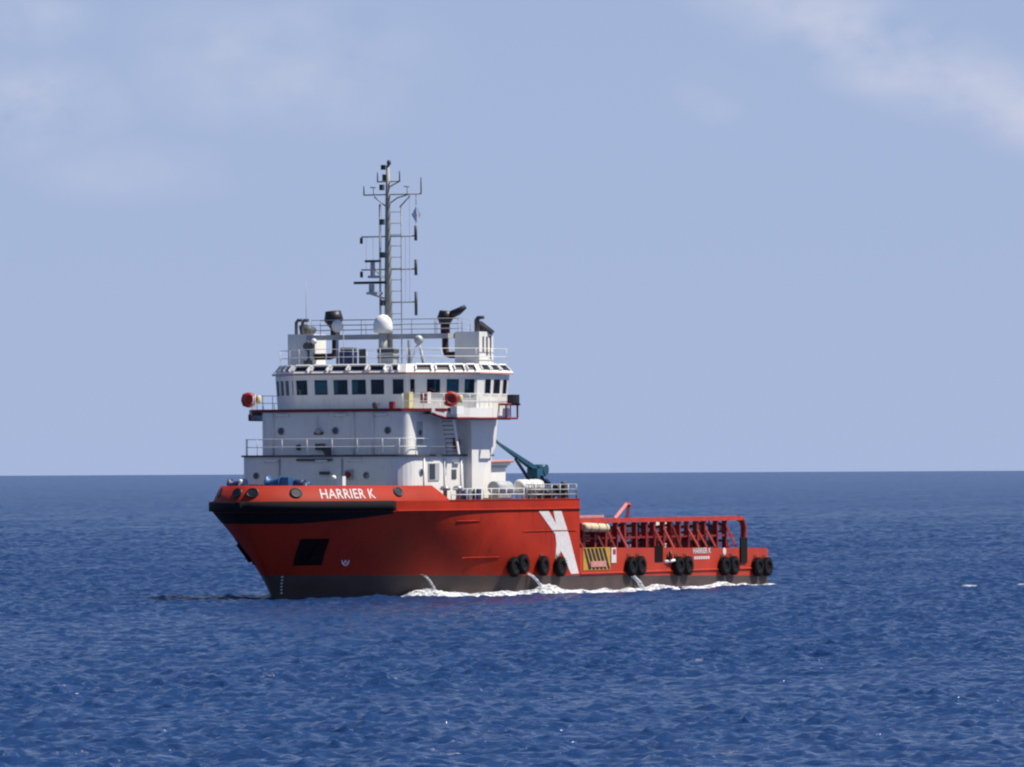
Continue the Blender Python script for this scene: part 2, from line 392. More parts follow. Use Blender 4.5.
us_aft = [0, .003, .007, .012, .018, .025] + [.025 + (UAFT - .025) * i / 26 for i in range(1, 27)]
us_fwd = [UAFT + (1 - UAFT) * (1 - (1 - i / 90) ** 1.7) for i in range(91)]
us_all = us_aft + us_fwd[1:]
def zb(u): return .56 + .85 * u
hull_mb = MB(); boot_mb = MB()
def grid(mb, us, zf, nz, m=0):
    for side in (1, -1):
        rows = []
        for k in range(nz + 1):
            row = []
            for u in us:
                z0, z1 = zf(u); z = z0 + (z1 - z0) * k / nz
                X, Y = hp(u, z, side); row.append(mb.kv((X, Y, z)))
            rows.append(row)
        for a, b in zip(rows, rows[1:]):
            for i in range(len(us) - 1):
                f = [a[i], a[i + 1], b[i + 1], b[i]]
                if side > 0: f = f[::-1]
                if len(set(f)) == 4: mb.face(f, m, True)
                elif len(set(f)) == 3: mb.face(list(dict.fromkeys(f)), m, True)
TOPA = lambda u: 2.45 + .35 * min(1, u / UAFT)
def topa(u):                              # stern corner of the bulwark dips
    x = 56 * u; d = max(0, 1 - x / 1.6); return TOPA(u) - .55 * d * d
grid(boot_mb, us_all, lambda u: (-1.5, zb(u)), 5)
for us_, m_ in ((us_aft, 1), (us_fwd, 0)):
    grid(hull_mb, us_, lambda u: (zb(u), min(2.2, topa(u))), 6, m_)
    grid(hull_mb, us_, lambda u: (min(2.2, topa(u)), topa(u) if u < UAFT - 1e-6 else 2.8), 2, m_)
grid(hull_mb, us_fwd, lambda u: (2.8, 5.3), 16)
hull_mb.key = {}
grid(hull_mb, us_fwd, lambda u: (5.3, 5.95), 2)
# transom
for mb, za, zt in ((boot_mb, -1.5, .56), (hull_mb, .56, 1.2)):
    mb.poly([(0, -6.1, za), (0, 6.1, za), (0, 6.1, zt), (0, -6.1, zt)])
# forecastle aft bulkhead
hull_mb.box(29.0, 29.18, -7.3, 7.3, 1.2, 5.9)
hull = hull_mb.build('hull', [RED, ORANGE], ship)
boot_mb.build('boot_top', BOOT, hull)
# aft part of the hull side is coloured orange red: its own shell bulwark
def bulwark(name, us, zlo, zhi, fn, thick, m, parent):
    mb = MB()
    for side in (1, -1):
        L = []
        for u in us:
            xo, yo = fn(u, zlo(u), side, 0); xt, yt = fn(u, zhi(u), side, 0)
            xi, yi = fn(u, zhi(u), side, thick); xb, yb = fn(u, zlo(u), side, thick)
            L.append([mb.av((xo, yo, zlo(u))), mb.av((xt, yt, zhi(u))), mb.av((xi, yi, zhi(u))), mb.av((xb, yb, zlo(u)))])
        for a, b in zip(L, L[1:]):
            for k in range(3):
                f = (a[k], a[k + 1], b[k + 1], b[k])
                mb.face(f if side > 0 else f[::-1], 0, k != 1)
    return mb.build(name, m, parent)
def aftf(u, z, side, ins):
    X, Y = hp(u, z); return X, (Y - ins) * side
ua = [u for u in us_aft]
for side in (1, -1):
    inner = MB()
    for a, b in zip(ua, ua[1:]):
        (xa, ya), (xb, yb) = hp(a, 2.4), hp(b, 2.4)
        inner.poly([(xa, side * ya, topa(a)), (xb, side * yb, topa(b)), (xb, side * (yb - .22), topa(b)), (xa, side * (ya - .22), topa(a))])
        inner.poly([(xa, side * (ya - .22), topa(a)), (xb, side * (yb - .22), topa(b)), (xb, side * (yb - .22), 1.2), (xa, side * (ya - .22), 1.2)])
    inner.build('bulwark_lining', ORANGE, ship)
u47 = next(u for u in us_fwd if hp(u, 5.95)[0] > 46.1)
uf = [u for u in us_fwd if u >= u47]
def zfore(u):
    x = hp(u, 5.95)[0]; return 5.98 + .92 * min(1, max(0, (x - 46.1) / 1.3)) + .05 * max(0, (x - 50) / 10)
bulw = bulwark('forecastle_bulwark', uf, lambda u: 5.95, zfore, bul, .16, REDB, ship)
# capping plate of the lower edge aft of the raised bulwark
uc = [u for u in us_fwd if u <= u47 + 1e-6]
for side in (1, -1):
    cap = MB()
    for a, b in zip(uc, uc[1:]):
        (xa, ya), (xb, yb) = hp(a, 5.95), hp(b, 5.95)
        cap.hexa([(xa, side * (ya + .03), 5.93), (xb, side * (yb + .03), 5.93), (xb, side * (yb - .2), 5.93), (xa, side * (ya - .2), 5.93)],
                 [(xa, side * (ya + .03), 6.0), (xb, side * (yb + .03), 6.0), (xb, side * (yb - .2), 6.0), (xa, side * (ya - .2), 6.0)])
    cap.build('bulwark_capping', REDB, ship)
# decks
dk = MB()
for a, b in zip(us_fwd, us_fwd[1:]):
    (xa, ya), (xb, yb) = hp(a, 5.6), hp(b, 5.6)
    dk.poly([(xa, -ya + .03, 5.62), (xb, -yb + .03, 5.62), (xb, yb - .03, 5.62), (xa, ya - .03, 5.62)])
dk.build('forecastle_deck', DECK, ship)
dk = MB(); dk.box(.05, 29, -7.2, 7.2, 1.0, 1.2); dk.build('main_deck', WOOD, ship)

# black bow fender belt, swept round the bow to just forward of the bridge
belt = MB()
def sweep(mb, us, z0, z1, out, side, m=0, fn=None):
    L = []
    for u in us:
        X, Y = hp(u, (z0 + z1) / 2)
        d = .004; a, b = hp(max(0, u - d), 5.6), hp(min(1, u + d), 5.6)
        t = Vector((b[0] - a[0], b[1] - a[1])).normalized(); nr = Vector((-t.y, t.x))
        if u > .9995: nr = Vector((1, 0)); Y = 0
        o = Vector((X, Y)) + nr * out; i_ = Vector((X, Y)) - nr * .15
        if o.y < 0: o.y = 0
        if i_.y < 0: i_.y = 0
        L.append([mb.av((i_.x, i_.y * side, z0)), mb.av((o.x, o.y * side, z0 + .06)), mb.av((o.x, o.y * side, z1 - .06)), mb.av((i_.x, i_.y * side, z1))])
    for a, b in zip(L, L[1:]):
        for k in range(3):
            f = (a[k], b[k], b[k + 1], a[k + 1]); mb.face(f if side > 0 else f[::-1], m, k == 1)
    for q in (L[0], L[-1]): mb.face(q, m)
ub = [u for u in us_fwd if u >= .8755]
for s_ in (1, -1): sweep(belt, ub, 5.30, 6.0, .27, s_)
belt.build('bow_fender', RUBBER, hull)
sk = MB()                                 # black patch standing in for the flare's shade under the belt, deepest at the stem
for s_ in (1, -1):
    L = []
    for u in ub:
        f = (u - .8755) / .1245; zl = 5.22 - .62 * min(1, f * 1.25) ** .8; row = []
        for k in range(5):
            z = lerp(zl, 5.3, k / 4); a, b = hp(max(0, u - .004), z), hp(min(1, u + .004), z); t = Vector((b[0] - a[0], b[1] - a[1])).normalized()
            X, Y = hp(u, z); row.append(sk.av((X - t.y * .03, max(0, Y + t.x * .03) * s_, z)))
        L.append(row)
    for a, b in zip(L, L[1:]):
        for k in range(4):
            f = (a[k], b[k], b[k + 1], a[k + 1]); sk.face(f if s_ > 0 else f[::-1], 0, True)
sk.build('flare_shade', RUBBER, hull)
um = [u for u in us_fwd if u <= .878]
for s_ in (1, -1):
    for nm, us, z0, z1, out, m_ in (('rubbing_strake', um, 5.26, 5.42, .10, REDB), ('shell_seam', [u for u in us_fwd if .52 < u < .66], 3.9, 3.96, .04, RED),
                                    ('shell_seam', [u for u in us_fwd if .74 < u < .79], 4.62, 4.68, .035, RED), ('shell_seam', [u for u in us_fwd if .70 < u < .77], 2.3, 2.36, .04, RED),
                                    ('rubbing_strake', [u for u in us_aft if u > .02], 1.02, 1.2, .09, ORANGE)):
        st = MB(); sweep(st, us, z0, z1, out, s_); st.build(nm, m_, hull)

# lettering on the curved bulwark
def arc_table(z, side):
    T = []; s_ = 0; prev = None
    for i in range(801):
        u = 1 - (1 - .78) * i / 800; x, y = bul(u, z)
        if prev: s_ += math.dist(prev, (x, y))
        T.append((s_, u)); prev = (x, y)
    return T
AT = arc_table(6.5, 1)
def u_at_arc(s_):
    lo, hi = 0, len(AT) - 1
    while hi - lo > 1:
        md = (lo + hi) // 2
        if AT[md][0] < s_: lo = md
        else: hi = md
    t = (s_ - AT[lo][0]) / max(1e-6, AT[hi][0] - AT[lo][0]); return AT[lo][1] + (AT[hi][1] - AT[lo][1]) * min(1, max(0, t))
def arc_of_u(u): return min(AT, key=lambda q: abs(q[1] - u))[0]
def text_mesh(txt, size, depth=.0, bold=0.0):
    cu_ = bpy.data.curves.new('lettering', 'FONT'); cu_.body = txt; cu_.size = size; cu_.offset = bold; cu_.space_character = 1.06
    to = bpy.data.objects.new('lettering', cu_); col.objects.link(to)
    bpy.context.view_layer.update()
    me = bpy.data.meshes.new_from_object(to.evaluated_get(bpy.context.evaluated_depsgraph_get()))
    bpy.data.objects.remove(to); bpy.data.curves.remove(cu_)
    V = [tuple(v.co) for v in me.vertices]; F = [tuple(p.vertices) for p in me.polygons]; bpy.data.meshes.remove(me)
    return V, F
def u_at_x(x): return min(us_all + [.8 + .2 * i / 2000 for i in range(2001)], key=lambda u: abs(bul(u, 6.5)[0] - x))
V, F = text_mesh('HARRIER K', .84, bold=.006)
x0, x1 = min(v[0] for v in V), max(v[0] for v in V)
uS, uE = .9544, .8987                    # left and right ends of the name, read bow to stern on the port side
for side in (1, -1):
    mb = MB(); sA, sB = arc_of_u(uS), arc_of_u(uE)
    for v in V:
        f = (v[0] - x0) / (x1 - x0)
        if side < 0: f = 1 - f
        u = u_at_arc(sA + (sB - sA) * f); z = 6.14 + v[1]
        X, Y = bul(u, z, side, -.018); mb.av((X, Y, z))
    for f in F: mb.face(f if side > 0 else f[::-1])
    mb.build('ship_name', LETTER, hull)

# round fairleads through the bulwark
def fairlead(u, z, side, rx=.36, rz=.3):
    x, y = bul(u, z, side); xa, ya = bul(u + .003, z, side); xb, yb = bul(u - .003, z, side)
    t = Vector((xb - xa, yb - ya, 0)).normalized(); nr = Vector((-t.y, t.x, 0)) * (1 if side > 0 else -1)
    if nr.dot(Vector((x, y, 0)) - Vector((40, 0, 0))) < 0: nr = -nr
    c = Vector((x, y, z)); mb = MB()
    upv = (Vector((*bul(u, z + .3, side), z + .3)) - Vector((*bul(u, z - .3, side), z - .3))).normalized(); nr = t.cross(upv); nr = nr if nr.dot(Vector((x - 40, y, 0))) > 0 else -nr
    ring = []
    for i in range(20):
        a = 2 * math.pi * i / 20; e = t * math.cos(a) * rx + upv * math.sin(a) * rz
        ring.append((mb.av(c + e * .82 + nr * .07), mb.av(c + e * 1.08 + nr * .07), mb.av(c + e * 1.2 - nr * .03), mb.av(c + e * .8 + nr * .03)))
    for i in range(20):
        a, b = ring[i], ring[(i + 1) % 20]
        mb.face((a[0], a[1], b[1], b[0]), 0, True); mb.face((a[1], a[2], b[2], b[1]), 0, True); mb.face((a[3], a[0], b[0], b[3]), 0, True)
    mb.face([mb.av(c + (t * math.cos(2 * math.pi * i / 20) * rx + upv * math.sin(2 * math.pi * i / 20) * rz) * .9 + nr * .055) for i in range(20)], 1)
    mb.build('fairlead', [BLACK, BLACK], bulw)
for u_, z_ in ((.9739, 6.5), (.869, 6.52), (.9985, 6.5)):
    for s_ in (1, -1): fairlead(u_, z_, s_)

# hull surface helper: point on the shell nearest to (x, z)
def hx(x, z, side=1, out=0.02):
    u = min(us_fine, key=lambda q: abs(hp(q, z)[0] - x)); X, Y = hp(u, z, side)
    a, b = hp(max(0, u - .004), z), hp(min(1, u + .004), z)
    t = Vector((b[0] - a[0], b[1] - a[1])).normalized()
    return Vector((X - t.y * out * 1, Y + t.x * out * side, z))
us_fine = [i / 3000 for i in range(3001)]
def shell_patch(mb, x0, x1, z0, z1, side, out, nx=6, nz=6, skew=0.0, m=0):
    P = [[mb.av(hx(lerp(x0, x1, i / nx) + skew * (j / nz - .5), lerp(z0, z1, j / nz), side, out)) for i in range(nx + 1)] for j in range(nz + 1)]
    for j in range(nz):
        for i in range(nx):
            f = (P[j][i], P[j][i + 1], P[j + 1][i + 1], P[j + 1][i]); mb.face(f if side < 0 else f[::-1], m, True)
for s_ in (1, -1):
    mb = MB(); shell_patch(mb, 54.5, 56.2, 2.0, 3.65, s_, .03, 8, 8, skew=.7)
    mb.build('anchor_pocket', POCKET, hull)
    an = MB()
    c = [hx(55.25 + dx * .8, 2.75 + dz, s_, .1) for dx, dz in ((0, .55), (0, -.45), (.55, -.2), (-.55, -.2))]
    an.tube([c[0], c[1]], .11, 8); an.tube([c[2], c[1], c[3]], .13, 8)
    an.build('anchor', POCKET, hull)
    mb = MB(); c = hx(52.75, 2.25, s_, .03); n_ = (hx(52.75, 2.25, s_, 1) - c).normalized(); t_ = n_.cross(Vector((0, 0, 1))).normalized(); k_ = n_.cross(t_)
    ring = []
    for i in range(20):
        a = 2 * math.pi * i / 20; e = t_ * math.cos(a) + k_ * math.sin(a); ring.append((mb.av(c + e * .30), mb.av(c + e * .22)))
    for i in range(20): mb.face((ring[i][0], ring[i][1], ring[(i + 1) % 20][1], ring[(i + 1) % 20][0]))
    for a in (math.pi / 4, -math.pi / 4):
        e = t_ * math.cos(a) + k_ * math.sin(a); f = n_.cross(e)
        mb.poly([c + e * .24 + f * .04, c + e * .24 - f * .04, c - e * .24 - f * .04, c - e * .24 + f * .04])
    mb.build('thruster_mark', LETTER, hull)
    mb = MB()
    for i in range(6):
        z = .25 + i * .2; shell_patch(mb, 55.5 + .37 * z, 55.62 + .37 * z, z, z + .1, s_, .025, 1, 1)
    mb.build('draught_marks', LETTER, hull)

# emblem: white interlocked strokes on the after end of the forecastle side (x, z outline)
EMB = [(34.88, 5.2), (33.49, 5.2), (32.5, 4.38), (32.85, 5.2), (31.72, 5.18), (30.6, 3.5), (29.33, 1.13), (30.42, 1.12),
       (31.5, 2.35), (31.85, 2.62), (32.15, 2.2), (32.6, 2.05), (32.45, 3.1), (32.6, 3.7)]
for s_ in (1, -1):
    mb = MB(); mb.extrude([(x, s_ * 7.512, z) for x, z in (EMB if s_ < 0 else EMB)], (0, s_ * .012, 0)); mb.build('hull_emblem', LETTER, hull)
# hazard striped panel with a faded sign
for s_ in (1, -1):
    hz_ = MB(); hz_.box(24.85, 28.7, min(s_ * 7.50, s_ * 7.53), max(s_ * 7.50, s_ * 7.53), 1.32, 2.78, 0)
    for k in range(9):
        xa = 28.75 - k * .55
        q = [(xa, 2.74), (xa - .36, 2.74), (xa - 1.16, 1.36), (xa - .80, 1.36)]
        q = [(max(24.9, min(28.66, x)), z) for x, z in q]
        if len(set(q)) == 4 and q[0][0] > q[1][0] + .02: hz_.extrude([(x, s_ * 7.531, z) for x, z in q], (0, s_ * .008, 0), 1)
    hz_.build('hazard_panel', [HAZY, BLACK], hull)
    mb = MB(); mb.box(25.5, 27.7, min(s_ * 7.55, s_ * 7.58), max(s_ * 7.55, s_ * 7.58), 1.52, 1.9); mb.build('sign', PINK, hull)
    mb = MB(); mb.box(24.0, 24.7, min(s_ * 7.51, s_ * 7.54), max(s_ * 7.51, s_ * 7.54), 1.75, 2.75, 0)
    mb.box(24.1, 24.5, min(s_ * 7.545, s_ * 7.55), max(s_ * 7.545, s_ * 7.55), 2.3, 2.65, 1); mb.build('sign', [LETTER, LIFE], hull)
    mb = MB(); mb.box(17.15, 18.35, min(s_ * 7.5, s_ * 7.53), max(s_ * 7.5, s_ * 7.53), 1.72, 2.8); mb.build('boarding_gate', POCKET, hull)
    mb = MB(); mb.box(4.5, 5.5, min(s_ * 7.5, s_ * 7.6), max(s_ * 7.5, s_ * 7.6), 1.5, 3.2); mb.build('fender_pad', RUBBER, hull)
    for dz, sz, xc in ((2.22, .52, 11.3),):
        V2, F2 = text_mesh('HARRIER K', sz, bold=.012); c0 = (min(v[0] for v in V2) + max(v[0] for v in V2)) / 2
        mb = MB()
        for v in V2: mb.av((xc - (v[0] - c0) * s_, s_ * 7.525, dz + v[1]))
        for f in F2: mb.face(f if s_ > 0 else f)
        mb.build('ship_name', LETTER, hull)
    mb = MB()
    for k in range(7): mb.box(10.2 + k * .34, 10.44 + k * .34, min(s_ * 7.505, s_ * 7.525), max(s_ * 7.505, s_ * 7.525), 1.82, 2.02)
    mb.build('port_name', LETTER, hull)
    mb = MB(); mb.lathe((7.85, s_ * 7.49, 2.3), [(.24, -.03), (.24, .03)], 18, 'y'); mb.build('load_mark', LETTER, hull)
    mb = MB(); mb.tube([(16.4, s_ * 7.45, 1.95), (16.4, s_ * 7.75, 1.95)], .1, 8, 0); mb.tube([(16.4, s_ * 7.7, 1.85), (16.4, s_ * 7.7, 2.4)], .12, 10, 0)
    mb.tube([(16.9, s_ * 7.5, 1.72), (15.8, s_ * 7.7, 1.8)], .1, 8, 1); mb.build('mooring_bitt', [BLACK, WHITE2], hull)
mb = MB(); mb.tube([(-.15, -4.5, 1.0), (-.15, 4.5, 1.0)], .5, 16); mb.build('stern_roller', STEEL, ship)

# ------------------------------------------------------------------ houses
def arc_pts(cx, cy, r, a0, a1, n=6): return [(cx + r * math.cos(R(lerp(a0, a1, i / n))), cy + r * math.sin(R(lerp(a0, a1, i / n)))) for i in range(n + 1)]
def sym(port): return [(x, -y) for x, y in port[::-1]] + port      # port side listed bow to stern -> closed outline
FH = [(50.0, 4.75)] + arc_pts(48.7, 4.75, 1.3, 4, 88, 6) + [(38.6, 6.05)]
fh = MB(); fh.prism(sym(FH), 5.6, 8.72); fhouse = fh.build('forecastle_house', WHITE, ship)
ad = MB(); ad.prism(offset(sym(FH), .16), 8.72, 8.84); ad.build('upper_deck', [DGREY], ship)
MH = [(49.0, 4.9)] + arc_pts(48.4, 4.75, .62, 10, 80, 4) + [(48.3, 5.4), (39.0, 5.4)]
MHP = [(49.0, 5.15)] + arc_pts(48.55, 5.2, .45, 10, 80, 4) + [(48.4, 5.65), (39.0, 5.65)]
MHS = [(49.0, -4.3)] + [(x, -y + .75) for x, y in arc_pts(48.55, 5.2, .45, 10, 80, 4)] + [(48.4, -4.9), (39.0, -4.9)]
mh = MB(); mh.prism(MHS[::-1] + MHP, 8.84, 11.56); mhouse = mh.build('accommodation_house', WHITE, ship)

# bridge deck with its wings
BD = [(49.12, 5.35), (46.6, 7.0), (44.2, 7.5), (38.9, 7.5)]
bd = MB(); bd.prism(sym(BD), 11.56, 11.68); bdeck = bd.build('bridge_deck', [GREYP], ship)
tr = MB()
for s_ in (1, -1):
    for a, b in zip(BD, BD[1:]):
        nn = Vector((-(b[1] - a[1]), b[0] - a[0])).normalized() * -1
        if nn.y < 0: nn = -nn
        o = nn * .05
        tr.hexa([(a[0], s_ * a[1], 11.53), (b[0], s_ * b[1], 11.53), (b[0] + o.x, s_ * (b[1] + o.y), 11.53), (a[0] + o.x, s_ * (a[1] + o.y), 11.53)],
                [(a[0], s_ * a[1], 11.72), (b[0], s_ * b[1], 11.72), (b[0] + o.x, s_ * (b[1] + o.y), 11.72), (a[0] + o.x, s_ * (a[1] + o.y), 11.72)], 1 if True else 0)
tr.box(49.12, 49.17, -5.35, 5.35, 11.53, 11.72, 1)
tr.build('deck_edge', [WHITE, EDGE], bdeck)
for s_ in (1, -1):                       # deep white fascia of the wings with a dark red lower edge
    fa = MB()
    W = [(47.4, 6.55), (46.55, 7.05), (44.2, 7.57), (38.9, 7.57)]
    zl = [11.4, 11.10, 11.10, 11.10]
    for (a, za), (b, zb_) in zip(zip(W, zl), zip(W[1:], zl[1:])):
        i0 = Vector(a) + Vector((-.1, -.12)); i1 = Vector(b) + Vector((-.1, -.12))
        fa.hexa([(a[0], s_ * a[1], za), (b[0], s_ * b[1], zb_), (i1.x, s_ * i1.y, zb_), (i0.x, s_ * i0.y, za)],
                [(a[0], s_ * a[1], 11.76), (b[0], s_ * b[1], 11.76), (i1.x, s_ * i1.y, 11.76), (i0.x, s_ * i0.y, 11.76)], 0)
        fa.tube([(a[0], s_ * (a[1] + .01), za), (b[0], s_ * (b[1] + .01), zb_)], .09, 6, 1)
    fa.poly([(47.2, s_ * 6.5, 11.35), (44.2, s_ * 7.5, 11.08), (38.9, s_ * 7.5, 11.08), (38.9, s_ * 5.3, 11.08), (46.5, s_ * 5.3, 11.35)], 0)
    fa.build('wing_fascia', [WHITE, EDGE], bdeck)

# wing pillar house (casing) tapering to the deck
for s_ in (1, -1):
    mb = MB()
    top = [(42.3, 4.9), (42.3, 6.6), (38.7, 6.6), (38.7, 4.9)]; bot = [(42.0, 4.9), (42.0, 6.5), (40.7, 6.5), (40.7, 4.9)]; low = [(42.05, 4.9), (42.05, 6.52), (40.3, 6.52), (40.3, 4.9)]
    mid = [(42.1, 4.9), (42.1, 6.55), (38.9, 6.55), (38.9, 4.9)]
    mb.hexa([(x, s_ * y, 9.3) for x, y in mid], [(x, s_ * y, 11.07) for x, y in top])
    mb.hexa([(x, s_ * y, 8.0) for x, y in low], [(x, s_ * y, 9.3) for x, y in mid]); mb.hexa([(x, s_ * y, 5.62) for x, y in bot], [(x, s_ * y, 8.0) for x, y in low])
    mb.build('wing_casing', WHITE, ship)

# wheelhouse: walls with real openings, glass set in them
WO = [(38.6, 7.2), (42.7, 7.2), (46.0, 4.0), (46.0, -4.0), (42.7, -7.2), (38.6, -7.2)]
WT = offset(WO, .13)
ZB, ZS, ZH, ZT = 11.68, 12.6, 13.62, 13.9
def wpt(i, s_, z, inset=0.0):
    n = len(WO); t = (z - ZB) / (ZT - ZB)
    a = Vector(WO[i]).lerp(Vector(WT[i]), t); b = Vector(WO[(i + 1) % n]).lerp(Vector(WT[(i + 1) % n]), t)
    e = (b - a).normalized(); nr = Vector((e.y, -e.x)); c = Vector((41.5, 0))
    p = a.lerp(b, s_)
    if nr.dot(p - c) < 0: nr = -nr
    p = p - nr * inset
    return (p.x, p.y, z)
def wpanel(mb, i, s0, s1, z0, z1, th=.1, m=0, ins=0.0):
    q = [wpt(i, s0, z0, ins), wpt(i, s1, z0, ins), wpt(i, s1, z1, ins), wpt(i, s0, z1, ins)]
    w = [wpt(i, s0, z0, ins + th), wpt(i, s1, z0, ins + th), wpt(i, s1, z1, ins + th), wpt(i, s0, z1, ins + th)]
    mb.hexa(q, w, m)
wh = MB()
front = [(-3.9, -3.03), (-2.59, -1.58), (-1.22, -.13), (.08, 1.17), (1.45, 2.46), (3.0, 3.85)]
cham = [(4.15, 4.40), (4.9, 5.55), (5.79, 6.4), (6.6, 7.1)]
side_ = [(41.75, 40.9), (40.63, 39.68), (39.41, 38.8)]
WIN = {0: [((x - 38.6) / 4.1, (y - 38.6) / 4.1) for y, x in side_], 1: [((a - 7.2) / -3.2, (b - 7.2) / -3.2) for a, b in cham],
       2: [((4 - b) / 8, (4 - a) / 8) for a, b in front], 3: [((a - 4) / 3.2, (b - 4) / 3.2) for a, b in cham],
       4: [((42.7 - b) / 4.1, (42.7 - a) / 4.1) for b, a in side_], 5: [((k * 2.4 + .4) / 14.6, (k * 2.4 + 2.2) / 14.6) for k in range(6)]}
wins = []
for i in range(6):
    wpanel(wh, i, 0, 1, ZB, ZS); wpanel(wh, i, 0, 1, ZH, ZT)
    iv = sorted(tuple(sorted(q)) for q in WIN[i]); edge = 0
    for a, b in iv:
        wpanel(wh, i, edge, a, ZS, ZH); edge = b; wins.append((i, a, b))
    wpanel(wh, i, edge, 1, ZS, ZH)
wh.prism(offset(WO, -.3), 11.69, 11.72, 1)
wh.prism(offset(WO, -.12), 13.80, 13.86, 1)
# consoles inside
wh.box(43.6, 44.6, -3.2, 3.2, 11.72, 12.75, 1); wh.box(39.6, 40.6, -2.5, 2.5, 11.72, 13.8, 1); wh.box(41.4, 42, 5.6, 6.5, 11.72, 12.9, 1); wh.box(41.4, 42, -6.5, -5.6, 11.72, 12.9, 1)
whouse = wh.build('wheelhouse', [WHITE, DARKIN], ship)
for i, a, b in wins:
    mb = MB(); wpanel(mb, i, a, b, ZS, ZH, .02, 0, .04)
    L = math.dist(wpt(i, 0, 13)[:2], wpt(i, 1, 13)[:2]); f = .03 / L
    for (s0, s1, z0, z1) in ((a - f, a + f, ZS - .04, ZH + .04), (b - f, b + f, ZS - .04, ZH + .04)): wpanel(mb, i, s0, s1, z0, z1, .05, 1, -.02)
    for (s0, s1, z0, z1) in ((a + f, b - f, ZS - .04, ZS + .04), (a + f, b - f, ZH - .04, ZH + .04)): wpanel(mb, i, s0, s1, z0, z1, .05, 1, -.02)
    mb.build('window', [GLASS, WHITE], whouse)
# eyebrow band with its row of dark slots
EB0, EB1 = offset(WO, .34), offset(WO, -.1)
eb = MB(); n6 = 6
zlo, zhi = 13.92, 14.55
for i in range(6):
    j = (i + 1) % 6
    a, b, c, d = [*EB0[i], zlo + .1], [*EB0[j], zlo + .1], [*EB1[j], zhi], [*EB1[i], zhi]
    eb.poly([a, b, c, d], 0)
    eb.poly([[*EB0[i], zlo], [*EB0[j], zlo], [*EB0[j], zlo + .1], [*EB0[i], zlo + .1]], 1)
eb.poly([(x, y, zhi - .02) for x, y in EB1], 2); eb.poly([(x, y, zlo) for x, y in EB0][::-1], 0)
brow = eb.build('roof_visor', [WHITE, PINK, GREYP], ship)
def brow_pt(i, s_, t, out):
    j = (i + 1) % 6
    a = Vector((*EB0[i], zlo + .1)).lerp(Vector((*EB0[j], zlo + .1)), s_); b = Vector((*EB1[i], zhi)).lerp(Vector((*EB1[j], zhi)), s_)
    nr = (Vector((*EB0[j], 0)) - Vector((*EB0[i], 0))).cross(b - a).normalized()
    p = a.lerp(b, t)
    c = Vector((41.5, 0, 13))
    if nr.dot(p - c) < 0: nr = -nr
    return p + nr * out
def slot(i, a, b):
    mb = MB()
    def quad(s0, s1, t0, t1, o0, o1, m):
        q = [brow_pt(i, s0, t0, o0), brow_pt(i, s1, t0, o0), brow_pt(i, s1, t1, o0), brow_pt(i, s0, t1, o0)]
        w = [brow_pt(i, s0, t0, o1), brow_pt(i, s1, t0, o1), brow_pt(i, s1, t1, o1), brow_pt(i, s0, t1, o1)]
        mb.hexa(q, w, m)
    d = (b - a) * .09
    quad(a, b, .28, .72, .004, .02, 1)
    quad(a - d, b + d, .72, .86, .004, .16, 0); quad(a - d, a, .2, .72, .004, .13, 0); quad(b, b + d, .2, .72, .004, .13, 0)
    mb.build('visor_slot', [WHITE2, BLACK], brow)
sl = {2: [((4 - b) / 8, (4 - a) / 8) for a, b in ((-3.85, -2.95), (-2.55, -1.6), (-1.2, -.2), (.1, 1.15), (1.5, 2.45), (3.05, 3.45))],
      1: [(.04, .14), (.2, .32), (.40, .58), (.66, .86)], 3: [(.14, .34), (.42, .6), (.68, .8)], 0: [(.08, .3), (.38, .6), (.68, .9)], 4: [(.1, .3), (.4, .6), (.7, .9)]}
for i, L in sl.items():
    for a, b in L: slot(i, a, b)

# ------------------------------------------------------------------ fittings on the house fronts
def fit(name, m, parent, fn):
    mb = MB(); fn(mb); return mb.build(name, m, parent)
def port_round(x, y, z, axis, parent, r=.2, s_=1):
    mb = MB(); d = {'x': (.05, 0), 'y': (0, .05 * s_)}[axis]
    mb.lathe((x, y, z), [(r * 1.25, 0), (r * 1.25, .04), (r, .05)] if not (axis == 'y' and s_ < 0) else [(r, -.05), (r * 1.25, -.04), (r * 1.25, 0)], 18, axis, 0)
    mb.lathe((x, y, z), [(r, .051), (r * .9, .056)] if not (axis == 'y' and s_ < 0) else [(r * .9, -.056), (r, -.051)], 18, axis, 1)
    mb.build('porthole', [GREYP, DGLASS], parent)
for y in (-3.35, 0.55, 4.3): port_round(49.0, y, 10.35, 'x', mhouse)
for y in (-4.6, 3.3): port_round(50.0, y, 7.55, 'x', fhouse, .18)
def oval_lamp(y, z, x, parent):
    fit('deck_lamp', [WHITE2, GREYP], parent, lambda mb: (mb.box(x + .003, x + .2, y - .42, y + .42, z, z + .1, 0), mb.box(x + .003, x + .12, y - .5, y - .43, z - .04, z + .06, 1)))
for y in (-3.2, 1.0, 3.9): oval_lamp(y, 11.28, 49.0, mhouse)
for y in (-3.4, .2, 2.6): oval_lamp(y, 8.42, 50.05, fhouse)
fit('ventilator', [DGREY], mhouse, lambda mb: (mb.box(49.0, 49.3, -.75, -.2, 9.15, 9.55)))
fit('junction_box', [DGREY], mhouse, lambda mb: mb.box(49.0, 49.25, -2.15, -1.95, 9.15, 9.5))
fit('searchlight', [GREYP, DGREY], mhouse, lambda mb: (mb.sphere((49.25, -.55, 10.35), .2, 0), mb.tube([(49.1, -.9, 10.2), (49.1, -.3, 10.2)], .09, 8, 1), mb.tube([(49.15, -.62, 10.4), (49.15, -.62, 11.3)], .02, 6, 0)))
fit('horn', [DGREY], mhouse, lambda mb: mb.lathe((49.0, .1, 9.1), [(.3, 0), (.3, .25)], 14, 'x'))
